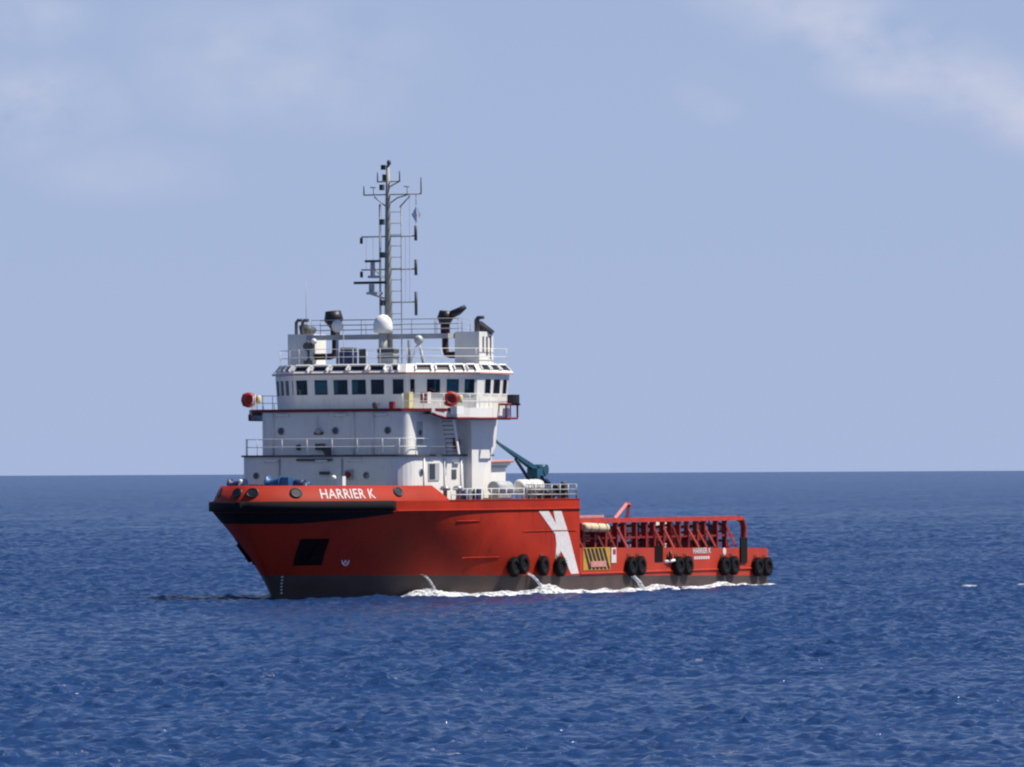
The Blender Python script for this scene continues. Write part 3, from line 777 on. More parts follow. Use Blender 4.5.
for y_ in (-3.9, 1.9, 3.3): fit('pipe', [WHITE2], mhouse, lambda mb: mb.tube([(49.06, y_, 8.86), (49.06, y_, 11.5)], .05, 6))
for y_ in (-2.9, 1.6): fit('pipe', [GREYP], fhouse, lambda mb: mb.tube([(50.05, y_, 5.7), (50.05, y_, 8.6)], .05, 6))
fit('hose_reel', [MAROON, GREYP], fhouse, lambda mb: (mb.box(50.0, 50.25, 1.9, 2.4, 7.3, 7.9, 1), mb.lathe((50.25, 2.15, 7.6), [(.2, 0), (.2, .12)], 12, 'x', 0)))
for s_ in (1, -1):
    for x_ in (47.6, 44.9, 42.7): fit('pipe', [WHITE2], fhouse, lambda mb: mb.tube([(x_, s_ * 6.1, 5.7), (x_, s_ * 6.1, 8.6)], .05, 6))
fit('pipe_box', [GREYP, DGREY], fhouse, lambda mb: (mb.box(50.0, 50.2, -1.6, .9, 8.46, 8.6, 1), mb.box(50.0, 50.3, .1, .7, 7.6, 7.8, 1)))
# portholes, door and lamps along the port and starboard house sides
for s_ in (1, -1):
    port_round(47.9, s_ * 6.055, 7.75, 'y', fhouse, .2, s_)
    fit('door', [GREYP, DARKIN], fhouse, lambda mb: (mb.box(45.6, 47.0, min(s_ * 6.03, s_ * 6.10), max(s_ * 6.03, s_ * 6.10), 7.2, 8.3, 0), mb.box(46.2, 46.9, min(s_ * 6.105, s_ * 6.13), max(s_ * 6.105, s_ * 6.13), 7.3, 8.25, 1)))
    fit('door', [GREYP, DGREY], fhouse, lambda mb: mb.box(43.3, 43.9, min(s_ * 6.03, s_ * 6.09), max(s_ * 6.03, s_ * 6.09), 7.3, 7.9, 1))
    fit('deck_lamp', [GREYP], fhouse, lambda mb: mb.box(43.0, 43.8, min(s_ * 6.03, s_ * 6.2), max(s_ * 6.03, s_ * 6.2), 8.25, 8.35))
    fit('door', [GREYP, DGREY], mhouse, lambda mb: (mb.box(47.0, 47.7, min(s_ * 5.63, s_ * 5.69) - (0 if s_ > 0 else -.73), max(s_ * 5.63, s_ * 5.69) - (0 if s_ > 0 else -.73), 9.5, 10.9, 0), mb.lathe((47.35, 5.67 if s_ > 0 else -4.93, 10.2), [(.18, -.05), (.18, .05)], 14, 'y', 1)))
    fit('hose_box', [LIFE], mhouse, lambda mb: mb.box(42.5, 42.95, 5.6 if s_ > 0 else -5.2, 5.9 if s_ > 0 else -4.85, 9.2, 9.9))
# rails on the upper deck
ra = MB(); ra.rail([(42.4, 6.05, 8.84), (48.6, 6.05, 8.84), (49.7, 5.5, 8.84), (50.05, 4.5, 8.84), (50.05, -4.5, 8.84), (49.7, -5.5, 8.84), (48.6, -6.05, 8.84), (42.4, -6.05, 8.84)], 1.0, (.5, 1.0), 1.9, .026)
ra.build('railing', WHITE2, ship)
# inclined ladder on each side
for s_ in (1, -1):
    la = MB()
    for k in (0, 1):
        y = s_ * (6.0 + .8 * k)
        la.hexa([(44.2, y - .04, 8.86), (44.4, y - .04, 8.86), (44.4, y + .04, 8.86), (44.2, y + .04, 8.86)], [(45.0, y - .04, 11.3), (45.2, y - .04, 11.3), (45.2, y + .04, 11.3), (45.0, y + .04, 11.3)], 0)
        la.tube([(44.5, y, 9.7), (45.3, y, 12.1)], .03, 6, 0)
    for k in range(9):
        f = (k + .5) / 9; la.box(lerp(44.2, 45.0, f), lerp(44.2, 45.0, f) + .24, min(s_ * 6.03, s_ * 6.77), max(s_ * 6.03, s_ * 6.77), lerp(8.86, 11.3, f), lerp(8.86, 11.3, f) + .05, 1)
    la.build('ladder', [WHITE2, DGREY], ship)
# wing rails, lamp boxes, navigation light screens
for s_ in (1, -1):
    ra = MB(); ra.rail([(39.0, s_ * 7.5, 11.7), (44.1, s_ * 7.5, 11.7), (46.5, s_ * 6.95, 11.7), (48.9, s_ * 5.3, 11.7)], .95, (.5, 1.0), 1.4, .024)
    ra.build('railing', WHITE2, bdeck)
    br = MB(); xf, xa, yo, yi2 = 40.3, 38.75, s_ * 8.05, s_ * 7.55
    for a, b in (((xf, 12.0), (xa, 12.0)), ((xa, 12.0), (xa, 11.12)), ((xa, 11.12), (xf, 11.12)), ((xf, 11.12), (xf, 12.0))):
        br.bar((a[0], yo, a[1]), (b[0], yo, b[1]), .1); br.bar((a[0], yi2, a[1]), (b[0], yi2, b[1]), .06)
    br.bar((xa, yi2, 12.0), (xa, s_ * 8.25, 12.0), .1); br.bar((xf, yi2, 11.12), (xf, yo, 11.12), .1); br.bar((xf, yi2, 12.0), (xf, yo, 12.0), .1)
    br.build('lamp_bracket', EDGE, bdeck)
    fit('navigation_light', [BLACK, LIFE], bdeck, lambda mb: (mb.box(38.75, 39.55, min(s_ * 7.75, s_ * 8.2), max(s_ * 7.75, s_ * 8.2), 12.05, 12.62, 0), mb.box(38.85, 39.35, min(s_ * 8.201, s_ * 8.23), max(s_ * 8.201, s_ * 8.23), 12.1, 12.55, 0)))
fit('locker', [YELLOW], bdeck, lambda mb: mb.box(46.7, 47.2, 4.5, 4.85, 11.7, 12.75))
fit('winch', [DGREY, EDGE], bdeck, lambda mb: (mb.lathe((48.5, 3.2, 11.93), [(.2, -.18), (.2, .18)], 12, 'y', 0)))
fit('hose_box', [EDGE], bdeck, lambda mb: mb.box(48.35, 48.65, 4.2, 4.5, 11.7, 12.15))
fit('fire_box', [LETTER, LIFE], bdeck, lambda mb: (mb.box(46.0, 46.45, 5.2, 5.75, 12.05, 12.75, 0), mb.box(46.455, 46.5, 5.28, 5.44, 12.1, 12.7, 1), mb.box(46.455, 46.5, 5.5, 5.7, 12.1, 12.35, 1), mb.box(46.455, 46.5, 5.5, 5.7, 12.48, 12.7, 1)))
fit('life_jacket_box', [WHITE2], bdeck, lambda mb: mb.box(45.4, 46.3, 7.3, 7.75, 11.35, 11.85))

# ------------------------------------------------------------------ roof of the bridge
ZR = 14.53
fit('roof_rail', [WHITE2], ship, lambda mb: mb.rail([(38.4, 7.1, ZR), (42.5, 7.1, ZR), (45.7, 3.9, ZR), (45.7, -3.9, ZR), (42.5, -7.1, ZR), (38.4, -7.1, ZR), (38.4, 7.1, ZR)], 1.0, (.5, 1.0), 1.9, .022))
for s_ in (1, -1):
    fu = MB(); ya, yb = sorted((s_ * 5.2, s_ * 6.95))
    fu.box(39.9, 41.8, ya, yb, ZR, 16.6, 0)
    yo = s_ * 6.953
    for k in range(3): fu.box(40.2 + k * .5, 40.35 + k * .5, min(yo, yo + s_ * .03), max(yo, yo + s_ * .03), 14.9 + .2 * k, 16.3, 1)
    fun = fu.build('funnel_casing', [WHITE, DGREY], ship)
    fit('gooseneck_vent', [DGREY], fun, lambda mb: [mb.tube([(41.3 - dx, y, 16.6), (41.3 - dx, y, 17.35), (41.3 - dx, y + .12, 17.5), (41.3 - dx, y + .42, 17.5)], .11, 8) for dx, y in ((0, s_ * 5.2 + (1.4 if s_ > 0 else -1.4)), (.3, s_ * 6.3))][:1])
    # tilted dark exhaust outlet on top of the casing
    ex = MB(); c0 = Vector((40.4, s_ * 6.4, 16.5)); d = Vector((-.3, s_ * .25 + .3, .8)).normalized()
    ex.tube([c0, c0 + d * .55], .5, 18, 0, radii=[.38, .6]); ex.tube([c0 + d * .56, c0 + d * .60], .55, 18, 1)
    ex.build('exhaust_outlet', [DGREY, BLACK], fun)
    # external exhaust pipe with hood
    yi = s_ * 4.25 if s_ > 0 else -3.75
    ep = MB(); ep.tube([(41.3, s_ * 5.2, 15.15), (41.3, yi + s_ * .35, 15.15), (41.3, yi + s_ * .1, 15.22), (41.3, yi, 15.5), (41.3, yi, 17.2)], .21, 12, 0)
    ep.tube([(41.3, yi, 16.4), (41.3, yi, 17.2)], .3, 12, 0)
    epo = ep.build('exhaust_pipe', [PIPE], ship)
    if s_ > 0:
        fit('exhaust_hood', [BLACK], epo, lambda mb: (mb.tube([(41.3, yi - .05, 17.1), (41.3, yi, 17.5), (41.3, yi + .05, 17.95)], .4, 14, 0, radii=[.34, .52, .4]), mb.tube([(41.3, yi + .3, 17.65), (41.2, yi + .9, 17.9), (41.1, yi + 1.35, 18.2)], .2, 12, 0, radii=[.26, .24, .14])))
    else:
        fit('exhaust_hood', [BLACK], epo, lambda mb: mb.tube([(41.3, yi, 16.95), (41.3, yi - .1, 17.5), (41.3, yi - .15, 18.05)], .4, 16, 0, radii=[.3, .62, .5]))
# platform between the casings, its rails, and the pillar with the radome
pf = MB(); pf.box(41.3, 42.6, -5.15, 5.15, 16.2, 16.5); pf_o = pf.build('platform', GREYP, ship)
fit('railing', [GREYP], pf_o, lambda mb: (mb.rail([(42.5, -4.8, 16.5), (42.5, 6.1, 16.5), (41.4, 6.1, 16.5)], .95, (.33, .66, 1.0), 1.75, .022), mb.rail([(41.35, -4.8, 16.5), (41.35, 5.2, 16.5)], .95, (.33, .66, 1.0), 1.75, .022)))
fit('radome', [WHITE2, GREYP], ship, lambda mb: (mb.lathe((42.95, .65, 16.55), [(.35, 0), (.58, .06), (.62, .3), (.6, .65), (.5, .92), (.3, 1.12), (.05, 1.2)], 22, 'z', 0), mb.lathe((42.95, .65, ZR), [(.3, 0), (.27, 2.05)], 14, 'z', 1)))
fit('satellite_dome', [WHITE2, GREYP], ship, lambda mb: (mb.sphere((42.9, -2.7, 17.05), .36, 0, (1, 1, 1.15)), mb.tube([(42.9, -2.7, ZR), (42.9, -2.7, 16.8)], .09, 8, 1)))
fit('searchlight', [DGREY, WHITE2], ship, lambda mb: (mb.tube([(43.2, -4.75, 15.75), (42.7, -4.75, 15.9)], .3, 14, 0), mb.sphere((43.0, -4.35, 16.1), .2, 1), mb.tube([(43, -4.75, ZR), (43, -4.75, 15.6)], .08, 8, 0), mb.box(42.8, 43.2, -5, -4.6, ZR, 14.9, 0)))
fit('searchlight', [DBLUE, DGREY], ship, lambda mb: (mb.box(43.0, 43.9, -2.0, -1.2, ZR + .1, 15.4, 0), mb.tube([(43.5, -2.1, 15.55), (43.5, -1.0, 15.55)], .12, 10, 1), mb.box(43.3, 43.6, -.75, -.4, ZR, 15.6, 1)))
fit('equipment_rack', [DGREY, GREYP], ship, lambda mb: (mb.box(43.3, 44.0, .8, 2.0, 15.3, 15.52, 0), mb.box(43.3, 44.0, .8, 2.0, 14.95, 15.12, 0), mb.box(43.32, 43.98, .84, 1.96, ZR, 15.6, 1)))
fit('tripod_lamp', [GREYP, WHITE2], ship, lambda mb: (mb.tube([(43.2, 2.7, ZR), (43.0, 3.25, 16.0)], .06, 8, 1), mb.tube([(43.2, 3.8, ZR), (43.0, 3.25, 16.0)], .06, 8, 1), mb.tube([(42.4, 3.25, ZR), (43.0, 3.25, 16.0)], .06, 8, 0), mb.sphere((43.0, 3.25, 16.1), .3, 0), mb.sphere((43.1, 3.35, 16.2), .16, 1), mb.box(42.9, 43.1, 2.5, 2.62, ZR, 16.1, 0)))
fit('whip_antenna', [GREYP], ship, lambda mb: mb.tube([(40, -6.6, 16.6), (40, -6.6, 20.0)], .018, 6))
fit('whip_antenna', [GREYP], ship, lambda mb: mb.tube([(44.5, -1.35, ZR), (44.5, -1.35, 16.6)], .02, 6))

# ------------------------------------------------------------------ mast
MX, MY = 41.3, .15
def Mq(y, z): return (MX, MY + y, z)
ms = MB(); ms.tube([(MX, MY, ZR), (MX, MY, 20), (MX, MY, 25), (MX, MY, 27.3)], .3, 12, 0, radii=[.27, .24, .17, .11])
mast = ms.build('mast', MASTG, ship)
for ya, yb, z, br in ((-1.75, 2.4, 25.42, [((.2, 24.9), (.7, 25.2), (1.6, 25.42)), ((.85, 24.6), (1.6, 25.3)), ((-.2, 24.7), (-1.0, 25.3))]), (-1.95, 2.0, 22.75, []), (-1.95, 2.0, 20.65, []), (0, 2.0, 18.55, []), (-.75, .85, 26.25, [((.1, 25.9), (.85, 26.25))])):
    yd = MB(); yd.tube([Mq(ya, z), Mq(yb, z)], .05, 6)
    for b_ in br: yd.tube([Mq(*q) for q in b_], .045, 6)
    yd.build('yard', MASTG, mast)
fit('mast_ladder', [MASTG], mast, lambda mb: ([mb.tube([Mq(y, ZR), Mq(y, 24.8)], .035, 6) for y in (.95,)], [mb.tube([Mq(.2, 24.3 - .72 * k), Mq(.95, 24.3 - .72 * k)], .025, 6) for k in range(12)]))
fit('cable_run', [GREYP], mast, lambda mb: (mb.tube([(MX + .3, MY - .42, ZR + .5), (MX + .3, MY - .42, 24.8)], .07, 6)))
fit('rigging_wire', [GREYP], mast, lambda mb: [mb.tube([Mq(y, a), Mq(y, b)], .012, 4) for y, a, b in ((-1.6, 20.6, 22.7), (1.55, 18.5, 25.4), (1.25, 18.5, 22.7), (2.0, 22.75, 25.4), (-1.1, 20.6, 22.7))])
for z in (25.85, 23.65, 21.55, 18.5): fit('mast_lamp', [DGREY], mast, lambda mb: (mb.box(MX + .2, MX + .45, MY - .38, MY - .14, z - .16, z + .2)))
fit('mast_lamp', [BLACK], mast, lambda mb: mb.box(MX + .1, MX + .35, MY - .32, MY - .1, 27.0, 27.3))
fit('mast_lamp', [DGREY], mast, lambda mb: (mb.box(MX, MX + .2, MY - .3, MY - .12, 26.3, 26.7), mb.lathe((MX, MY + .08, 27.3), [(.1, 0), (.14, .1), (.12, .28), (.04, .32)], 12)))
for y, z0, z1 in ((2.0, 22.45, 23.4), (2.0, 20.25, 21.25), (2.0, 17.7, 19.2)): fit('antenna', [DGREY], mast, lambda mb: (mb.tube([Mq(y, z0), Mq(y, z1)], .1, 8)))
for y, z0, z1 in ((-1.75, 25.4, 26.0), (2.4, 25.4, 26.45), (-.75, 26.2, 26.85), (.85, 26.2, 26.9)): fit('antenna', [DGREY], mast, lambda mb: mb.tube([Mq(y, z0), Mq(y, z1)], .04, 6))
for y, z in ((-1.95, 22.5), (-1.95, 20.35)): fit('signal_lamp', [BLACK], mast, lambda mb: mb.tube([Mq(y, z - .18), Mq(y, z + .2)], .1, 8))
for y in (-1.05, 1.4): fit('wind_sensor', [GREYP], mast, lambda mb: (mb.tube([Mq(y, 25.42), Mq(y, 25.85)], .03, 6), mb.tube([Mq(y - .22, 25.9), Mq(y + .22, 25.9)], .045, 6)))
fit('radar_scanner', [BLACK, GREYP], mast, lambda mb: (mb.box(MX + .75, MX + .95, MY - 2.0, MY + .3, 19.72, 19.88, 0), mb.box(MX + .2, MX + 1.1, MY - 1.0, MY - .3, 19.05, 19.2, 1), mb.box(MX + .7, MX + 1.0, MY - .87, MY - .62, 19.2, 19.7, 1), mb.tube([(MX + .2, MY - .2, 18.8), (MX + 1.0, MY - .8, 19.1)], .06, 6, 1)))
fit('radar_scanner', [DGREY, GREYP], mast, lambda mb: (mb.box(MX + .6, MX + .75, MY - 1.3, MY - .2, 21.1, 21.25, 0), mb.box(MX + .2, MX + .9, MY - 1.0, MY - .1, 20.1, 20.25, 1), mb.box(MX + .55, MX + .8, MY - .86, MY - .66, 20.25, 21.1, 1), mb.tube([(MX + .5, MY - .2, 20.2), (MX + .6, MY - .8, 20.8)], .05, 6, 1)))

# ------------------------------------------------------------------ foredeck, crane and aft gear
def edge(x, ins=.14): return hp(min(us_fine, key=lambda q: abs(hp(q, 5.95)[0] - x)), 5.95)[1] - ins
fit('windlass', [BLUE, DBLUE, GREYP], ship, lambda mb: (mb.lathe((53.2, -1.4, 7.1), [(.46, -.55), (.46, -.47), (.26, -.45), (.26, .4), (.46, .42), (.46, .5)], 16, 'y', 0), mb.box(52.9, 53.5, -1.0, -.3, 6.6, 7.45, 0), mb.box(52.7, 53.7, -2.3, .9, 5.62, 6.6, 0), mb.tube([(53.2, .0, 7.0), (53.2, .7, 7.0)], .3, 12, 1), mb.tube([(53.2, .7, 6.95), (53.2, 1.1, 6.95)], .2, 12, 0), mb.box(53.3, 53.9, -2.9, -2.2, 5.62, 7.0, 1)))
fit('mooring_winch', [DBLUE, WHITE2], ship, lambda mb: (mb.lathe((53.4, -4.0, 7.0), [(.4, -.55), (.4, -.45), (.24, -.44), (.24, .44), (.4, .45), (.4, .55)], 14, 'y', 0), mb.box(53.0, 53.8, -4.7, -3.4, 5.62, 6.7, 0), mb.tube([(53.8, -3.65, 6.9), (53.9, -3.45, 7.3)], .09, 8, 1)))
fit('deck_vent', [WHITE2], ship, lambda mb: (mb.box(52.0, 52.4, 2.55, 2.95, 5.62, 7.5), mb.sphere((52.2, 2.2, 7.4), .17)))
fit('bollard', [DGREY], ship, lambda mb: (mb.tube([(53.5, .9, 5.62), (53.5, .9, 7.1)], .16, 10)))
for x in (46.2, 44.8):
    for s_ in (1, -1): fit('deck_vent', [STEEL], ship, lambda mb: mb.lathe((x, s_ * edge(x, .3), 5.62), [(.13, 0), (.13, .95), (.32, .98), (.34, 1.1), (.2, 1.25), (.03, 1.28)], 12))
for s_ in (1, -1):
    fit('railing', [WHITE2], ship, lambda mb: mb.rail([(x, s_ * edge(x), 5.95) for x in (45.8, 44, 42, 40, 38, 36.6)], .72, (.5, 1.0), 1.3, .028))
    fit('railing', [STEEL], ship, lambda mb: mb.rail([(36.2, s_ * 7.35, 5.95), (29.3, s_ * 7.35, 5.95), (29.3, s_ * 4.6, 5.95)], .95, (.33, .66, 1.0), 1.2, .045))
    fit('drum', [DBLUE, WHITE2], ship, lambda mb: (mb.lathe((43.0, s_ * 6.5, 5.62), [(.28, 0), (.28, .95)], 12, 'z', 0), mb.box(41.6, 42.05, min(s_ * 6.6, s_ * 6.95), max(s_ * 6.6, s_ * 6.95), 5.62, 6.7, 0)))
# white casing abaft the wing pillar
ca = MB(); ca.box(35.2, 39.2, -5.3, 5.3, 5.62, 8.0, 0); ca.box(34.9, 39.4, -5.5, 5.5, 8.15, 8.45, 0); ca.box(35.1, 39.3, -5.4, 5.4, 8.0, 8.15, 1)
ca.hexa([(37.3, 5.0, 8.45), (38.1, 5.0, 8.45), (38.1, 5.4, 8.45), (37.3, 5.4, 8.45)], [(37.3, 5.0, 10.2), (37.5, 5.0, 10.2), (37.5, 5.4, 10.2), (37.3, 5.4, 10.2)], 0)
cas = ca.build('engine_casing', [WHITE2, GREYP], ship)
fit('pipe', [PINK], cas, lambda mb: mb.tube([(39.5, 5.6, 7.4), (39.5, 5.6, 8.2), (39.2, 5.6, 8.36), (34.8, 5.6, 8.42)], .09, 8))
fit('fire_box', [LIFE, HAZY], cas, lambda mb: (mb.box(38.6, 39.0, 5.3, 5.65, 7.0, 7.75, 0), mb.box(38.15, 38.58, 5.3, 5.6, 7.0, 7.75, 1)))
fit('hose_reel', [GREYP, STEEL], ship, lambda mb: (mb.tube([(39.9, 6.9, 6.72), (37.9, 6.9, 6.72)], .42, 14, 0), mb.box(38.0, 39.8, 6.5, 7.2, 5.62, 6.3, 1)))
cr_ = MB(); cr_.lathe((30.9, 5.2, 5.62), [(.5, 0), (.5, 1.0), (.42, 1.1), (.42, 1.6)], 14); cr_.box(30.2, 31.4, 4.85, 5.6, 7.1, 7.95)
crane = cr_.build('deck_crane', TEAL, ship)
fit('boom', [TEAL, DBLUE], crane, lambda mb: (mb.hexa([(30.6, 5.0, 7.6), (30.6, 5.4, 7.6), (31.1, 5.4, 8.1), (31.1, 5.0, 8.1)], [(35.9, 5.12, 9.45), (35.9, 5.28, 9.45), (36.0, 5.28, 9.62), (36.0, 5.12, 9.62)], 0), mb.tube([(31.4, 5.2, 6.95), (33.6, 5.2, 8.55)], .11, 8, 1), mb.tube([(36.1, 5.2, 9.6), (36.4, 5.2, 9.75)], .1, 8, 0)))
fit('crane_cab', [TEAL, DBLUE], crane, lambda mb: (mb.tube([(30.2, 4.85, 7.85), (30.2, 5.65, 7.85)], .36, 14, 0), mb.tube([(30.1, 5.7, 7.0), (31.0, 5.7, 7.3)], .2, 10, 1)))
fit('winch', [BLACK, STEEL], ship, lambda mb: (mb.tube([(32.6, 6.5, 6.3), (31.3, 6.5, 6.3)], .4, 14, 0), mb.box(31.2, 32.7, 6.2, 6.9, 5.62, 5.95, 1), mb.tube([(30.9, 6.6, 6.5), (30.7, 6.6, 6.5)], .35, 14, 0)))
fit('deck_locker', [DGREY], ship, lambda mb: (mb.box(29.9, 30.4, 6.6, 7.1, 5.62, 6.85), mb.sphere((30.15, 6.85, 6.95), .17)))

# cargo protection rails along both sides of the working deck
for s_ in (1, -1):
    cr1 = MB(); yy = s_ * 6.35
    cr1.box(3.2, 28.9, min(yy - .25, yy + .25), max(yy - .25, yy + .25), 4.36, 4.66, 0)
    cr1.box(4.0, 28.9, min(yy - s_ * .1, yy + s_ * .12), max(yy - s_ * .1, yy + s_ * .12), 3.3, 3.42, 1)
    top = cr1.build('cargo_rail', [RAILRED, MAROON], ship)
    x = 27.9; rp = random.Random(21)
    while x > 4.2:
        cr1 = MB(); ln_, wd = rp.uniform(-.16, .16), rp.uniform(.07, .14)
        cr1.hexa([(x - wd, yy - .16, 1.2), (x + wd, yy - .16, 1.2), (x + wd, yy + .16, 1.2), (x - wd, yy + .16, 1.2)], [(x - wd + ln_, yy - .16, 4.36), (x + wd + ln_, yy - .16, 4.36), (x + wd + ln_, yy + .16, 4.36), (x - wd + ln_, yy + .16, 4.36)], 1)  # uprights take the darker maroon: their shade is put into the colour
        if rp.random() < .55:
            a_, b_ = rp.choice([(-.8, -.15), (-1.2, -.2), (.7, .12), (-.5, -.3)])
            cr1.bar((x + a_, yy, 2.2), (x + b_ + ln_, yy, 4.36), rp.uniform(.08, .14), rp.choice([0, 1]))
        if rp.random() < .75: cr1.bar((x, yy + s_ * .16, rp.uniform(3.7, 4.1)), (x + rp.uniform(-.1, .1), s_ * 7.25, 2.6), .12, rp.choice([0, 0, 1]))
        cr1.build('rail_post', [RAILRED, MAROON], top); x -= rp.uniform(1.15, 1.85)
    if s_ > 0:
        for xa_, xb_, zt_ in ((28.9, 26.8, 3.9), (25.9, 22.6, 3.5), (21.4, 18.9, 3.9), (17.0, 14.2, 3.6), (12.6, 9.9, 3.9), (8.6, 6.7, 3.4)):
            fit('dark_backing', [MAROON], top, lambda mb: mb.box(xb_, xa_, yy - 1.35, yy - 1.25, 1.2, zt_))  # added dark sheets standing in for the shaded deck interior
    else:
        for xa_, xb_ in ((28.9, 24.4), (23.2, 19.6), (18.8, 14.6), (13.6, 11.2), (10.4, 7.0), (5.8, 4.2)):
            fit('dark_backing', [MAROON], top, lambda mb: mb.box(xb_, xa_, yy - .06, yy + .06, 1.2, 4.3))
    rg_ = random.Random(5)
    for nm, z_, r_, mt, dy in (('pipe_run', 3.0, .09, DGREY, .25), ('pipe_run', 3.62, .07, MAROON, .3), ('hose', 4.1, .1, CHAIN, .35)):
        fit(nm, mt, top, lambda mb: mb.tube([(28.7 - k * 1.05, yy - s_ * dy, z_ + (rg_.uniform(-.16, .12) if nm == 'hose' else 0)) for k in range(24)], r_, 8))
    for k in range(30):
        x_ = 28.2 - k * .82 + rg_.uniform(-.25, .25); z_ = rg_.uniform(2.55, 3.7); mt = rg_.choice([DGREY, BLACK, MAROON, MAROON, BLACK, GREYP, DBLUE, STEEL, WHITE2]); yb_ = yy - s_ * rg_.uniform(.2, .8)
        kd = rg_.randrange(3); w_ = rg_.uniform(.18, .55); h_ = rg_.uniform(.2, .75)
        if kd == 0: fit('control_box', mt, top, lambda mb: (mb.box(x_ - w_ / 2, x_ + w_ / 2, yb_ - .2, yb_ + .2, z_, z_ + h_), mb.tube([(x_, yb_, 1.2), (x_, yb_, z_)], .06, 6)))
        elif kd == 1: fit('valve', mt, top, lambda mb: (mb.lathe((x_, yb_, z_), [(.08, -.3), (.2, -.2), (.22, .1), (.08, .3)], 12), mb.tube([(x_, yb_, 1.2), (x_, yb_, z_)], .06, 6), mb.torus((x_, yb_, z_ + .38), .2, .03, 'z', 0, 14, 6)))
        else: fit('hose_coil', mt, top, lambda mb: [mb.torus((x_, yb_ + d_, z_), .28, .07, 'y', 0, 18, 8) for d_ in (-.1, .03)] + [mb.box(x_ - .05, x_ + .05, yb_ - .1, yb_ - .02, z_, 4.36)])
    cr1 = MB(); cr1.tube([(3.3, yy, 4.5), (2.75, yy, 4.35), (2.5, yy, 3.9), (2.55, yy, 2.9), (2.7, yy, 1.2)], .22, 10); cr1.build('rail_end', MAROON, top)
    fit('davit', [RAILRED, MAROON], top, lambda mb: (mb.bar((21.9, yy, 4.6), (20.2, yy, 5.55), .2, 0), mb.bar((20.2, yy, 5.55), (19.7, yy, 5.5), .2, 0), mb.bar((19.8, yy, 5.5), (20.1, yy, 4.6), .18, 1)) if s_ > 0 else mb.bar((21, yy, 4.6), (20.5, yy, 5.0), .15, 0))
fit('boom_rest', [PINK], ship, lambda mb: mb.box(22.6, 28.7, 5.7, 5.95, 4.70, 4.86))
# gear on the working deck, seen through the rails
fit('tugger_winch', [MAROON, DGREY], ship, lambda mb: (mb.box(26.2, 28.4, 4.0, 5.6, 1.2, 2.6, 0), mb.lathe((27.3, 4.8, 3.0), [(.8, -.7), (.8, -.6), (.4, -.58), (.4, .58), (.8, .6), (.8, .7)], 16, 'y', 1)))
fit('towing_winch', [MAROON, DGREY, BLACK], ship, lambda mb: (mb.box(24.5, 28.8, -3.6, 3.6, 1.2, 2.2, 0), mb.lathe((26.6, 0, 3.2), [(1.5, -2.4), (1.5, -2.2), (.8, -2.18), (.8, 2.18), (1.5, 2.2), (1.5, 2.4)], 20, 'y', 2), mb.box(24.6, 25.4, -3.4, 3.4, 2.2, 4.4, 0)))

# ------------------------------------------------------------------ loose things carried by the ship
def ship_thing(name, x, y, z, label, cat, group=None, rz=0.0):
    o = empty(name); tag(o, label, cat, group)
    w = Matrix.Translation((OX, OY, 0)) @ Matrix.Rotation(HEAD, 4, 'Z') @ Matrix.Translation((x, y, z)) @ Matrix.Rotation(rz, 4, 'Z')
    o.matrix_world = w
    return o
def place(o, x, y, z, rz=0.0):
    o.matrix_world = Matrix.Translation((OX, OY, 0)) @ Matrix.Rotation(HEAD, 4, 'Z') @ Matrix.Translation((x, y, z)) @ Matrix.Rotation(rz, 4, 'Z')
tyre0 = ship_thing('tyre_fender', 0, 0, 0, '', '')
tb = MB(); tb.torus((0, 0, 0), .42, .205, 'y', 0, 28, 12, 1.0); tb.lathe((0, 0, 0), [(.2, -.1), (.3, -.1), (.3, .1), (.2, .1)], 20, 'y', 0)
for k in range(20):
    a = 2 * math.pi * k / 20; tb.hexa([(math.cos(a - .06) * .60, -.2, math.sin(a - .06) * .60), (math.cos(a + .06) * .60, -.2, math.sin(a + .06) * .60), (math.cos(a + .06) * .60, .2, math.sin(a + .06) * .60), (math.cos(a - .06) * .60, .2, math.sin(a - .06) * .60)],
                                      [(math.cos(a - .05) * .64, -.17, math.sin(a - .05) * .64), (math.cos(a + .05) * .64, -.17, math.sin(a + .05) * .64), (math.cos(a + .05) * .64, .17, math.sin(a + .05) * .64), (math.cos(a - .05) * .64, .17, math.sin(a - .05) * .64)], 0)
tb.build('tyre', RUBBER, tyre0)
cb = MB(); cb.tube([(-.06, 0, .3), (-.2, -.28, .95)], .035, 6); cb.tube([(.06, 0, .3), (.2, -.28, .95)], .035, 6); cb.build('chain', CHAIN, tyre0)
TY = [(38.0, 1.68, 'forward tyre of the touching pair nearest the bow, hung on the red hull side'),
      (37.05, 1.84, 'after tyre of the touching pair nearest the bow, set a little higher than its neighbour'),
      (34.6, 1.7, 'single black tyre hung between the bow pair of tyres and the white emblem'),
      (32.3, 1.62, 'single black tyre hung just forward of the foot of the white emblem'),
      (22.2, 1.5, 'forward tyre of the pair hung just astern of the striped hazard panel'),
      (20.9, 1.52, 'after tyre of the pair hung astern of the striped hazard panel'),
      (15.25, 1.42, 'forward tyre of the pair hung astern of the dark boarding gate'),
      (13.9, 1.42, 'after tyre of the pair hung astern of the boarding gate, below the small lettering'),
      (8.3, 1.32, 'forward tyre of the pair hung below the round white mark near the stern'),
      (6.9, 1.33, 'after tyre of the pair hung beside the upright black fender pad'),
      (3.15, 1.2, 'forward tyre of the last pair hung at the stern corner'),
      (1.75, 1.18, 'aftmost black tyre, hung round the stern corner of the hull')]
for i, (x, z, lab) in enumerate(TY):
    o = tyre0 if i == 0 else copy_tree(tyre0)
    u = min(us_fine, key=lambda q: abs(hp(q, z)[0] - x)); place(o, x, hp(u, z)[1] + .23, z, random.uniform(-.05, .05))
    tag(o, lab, 'tyre fender', 'tyre fenders hung along the hull side')

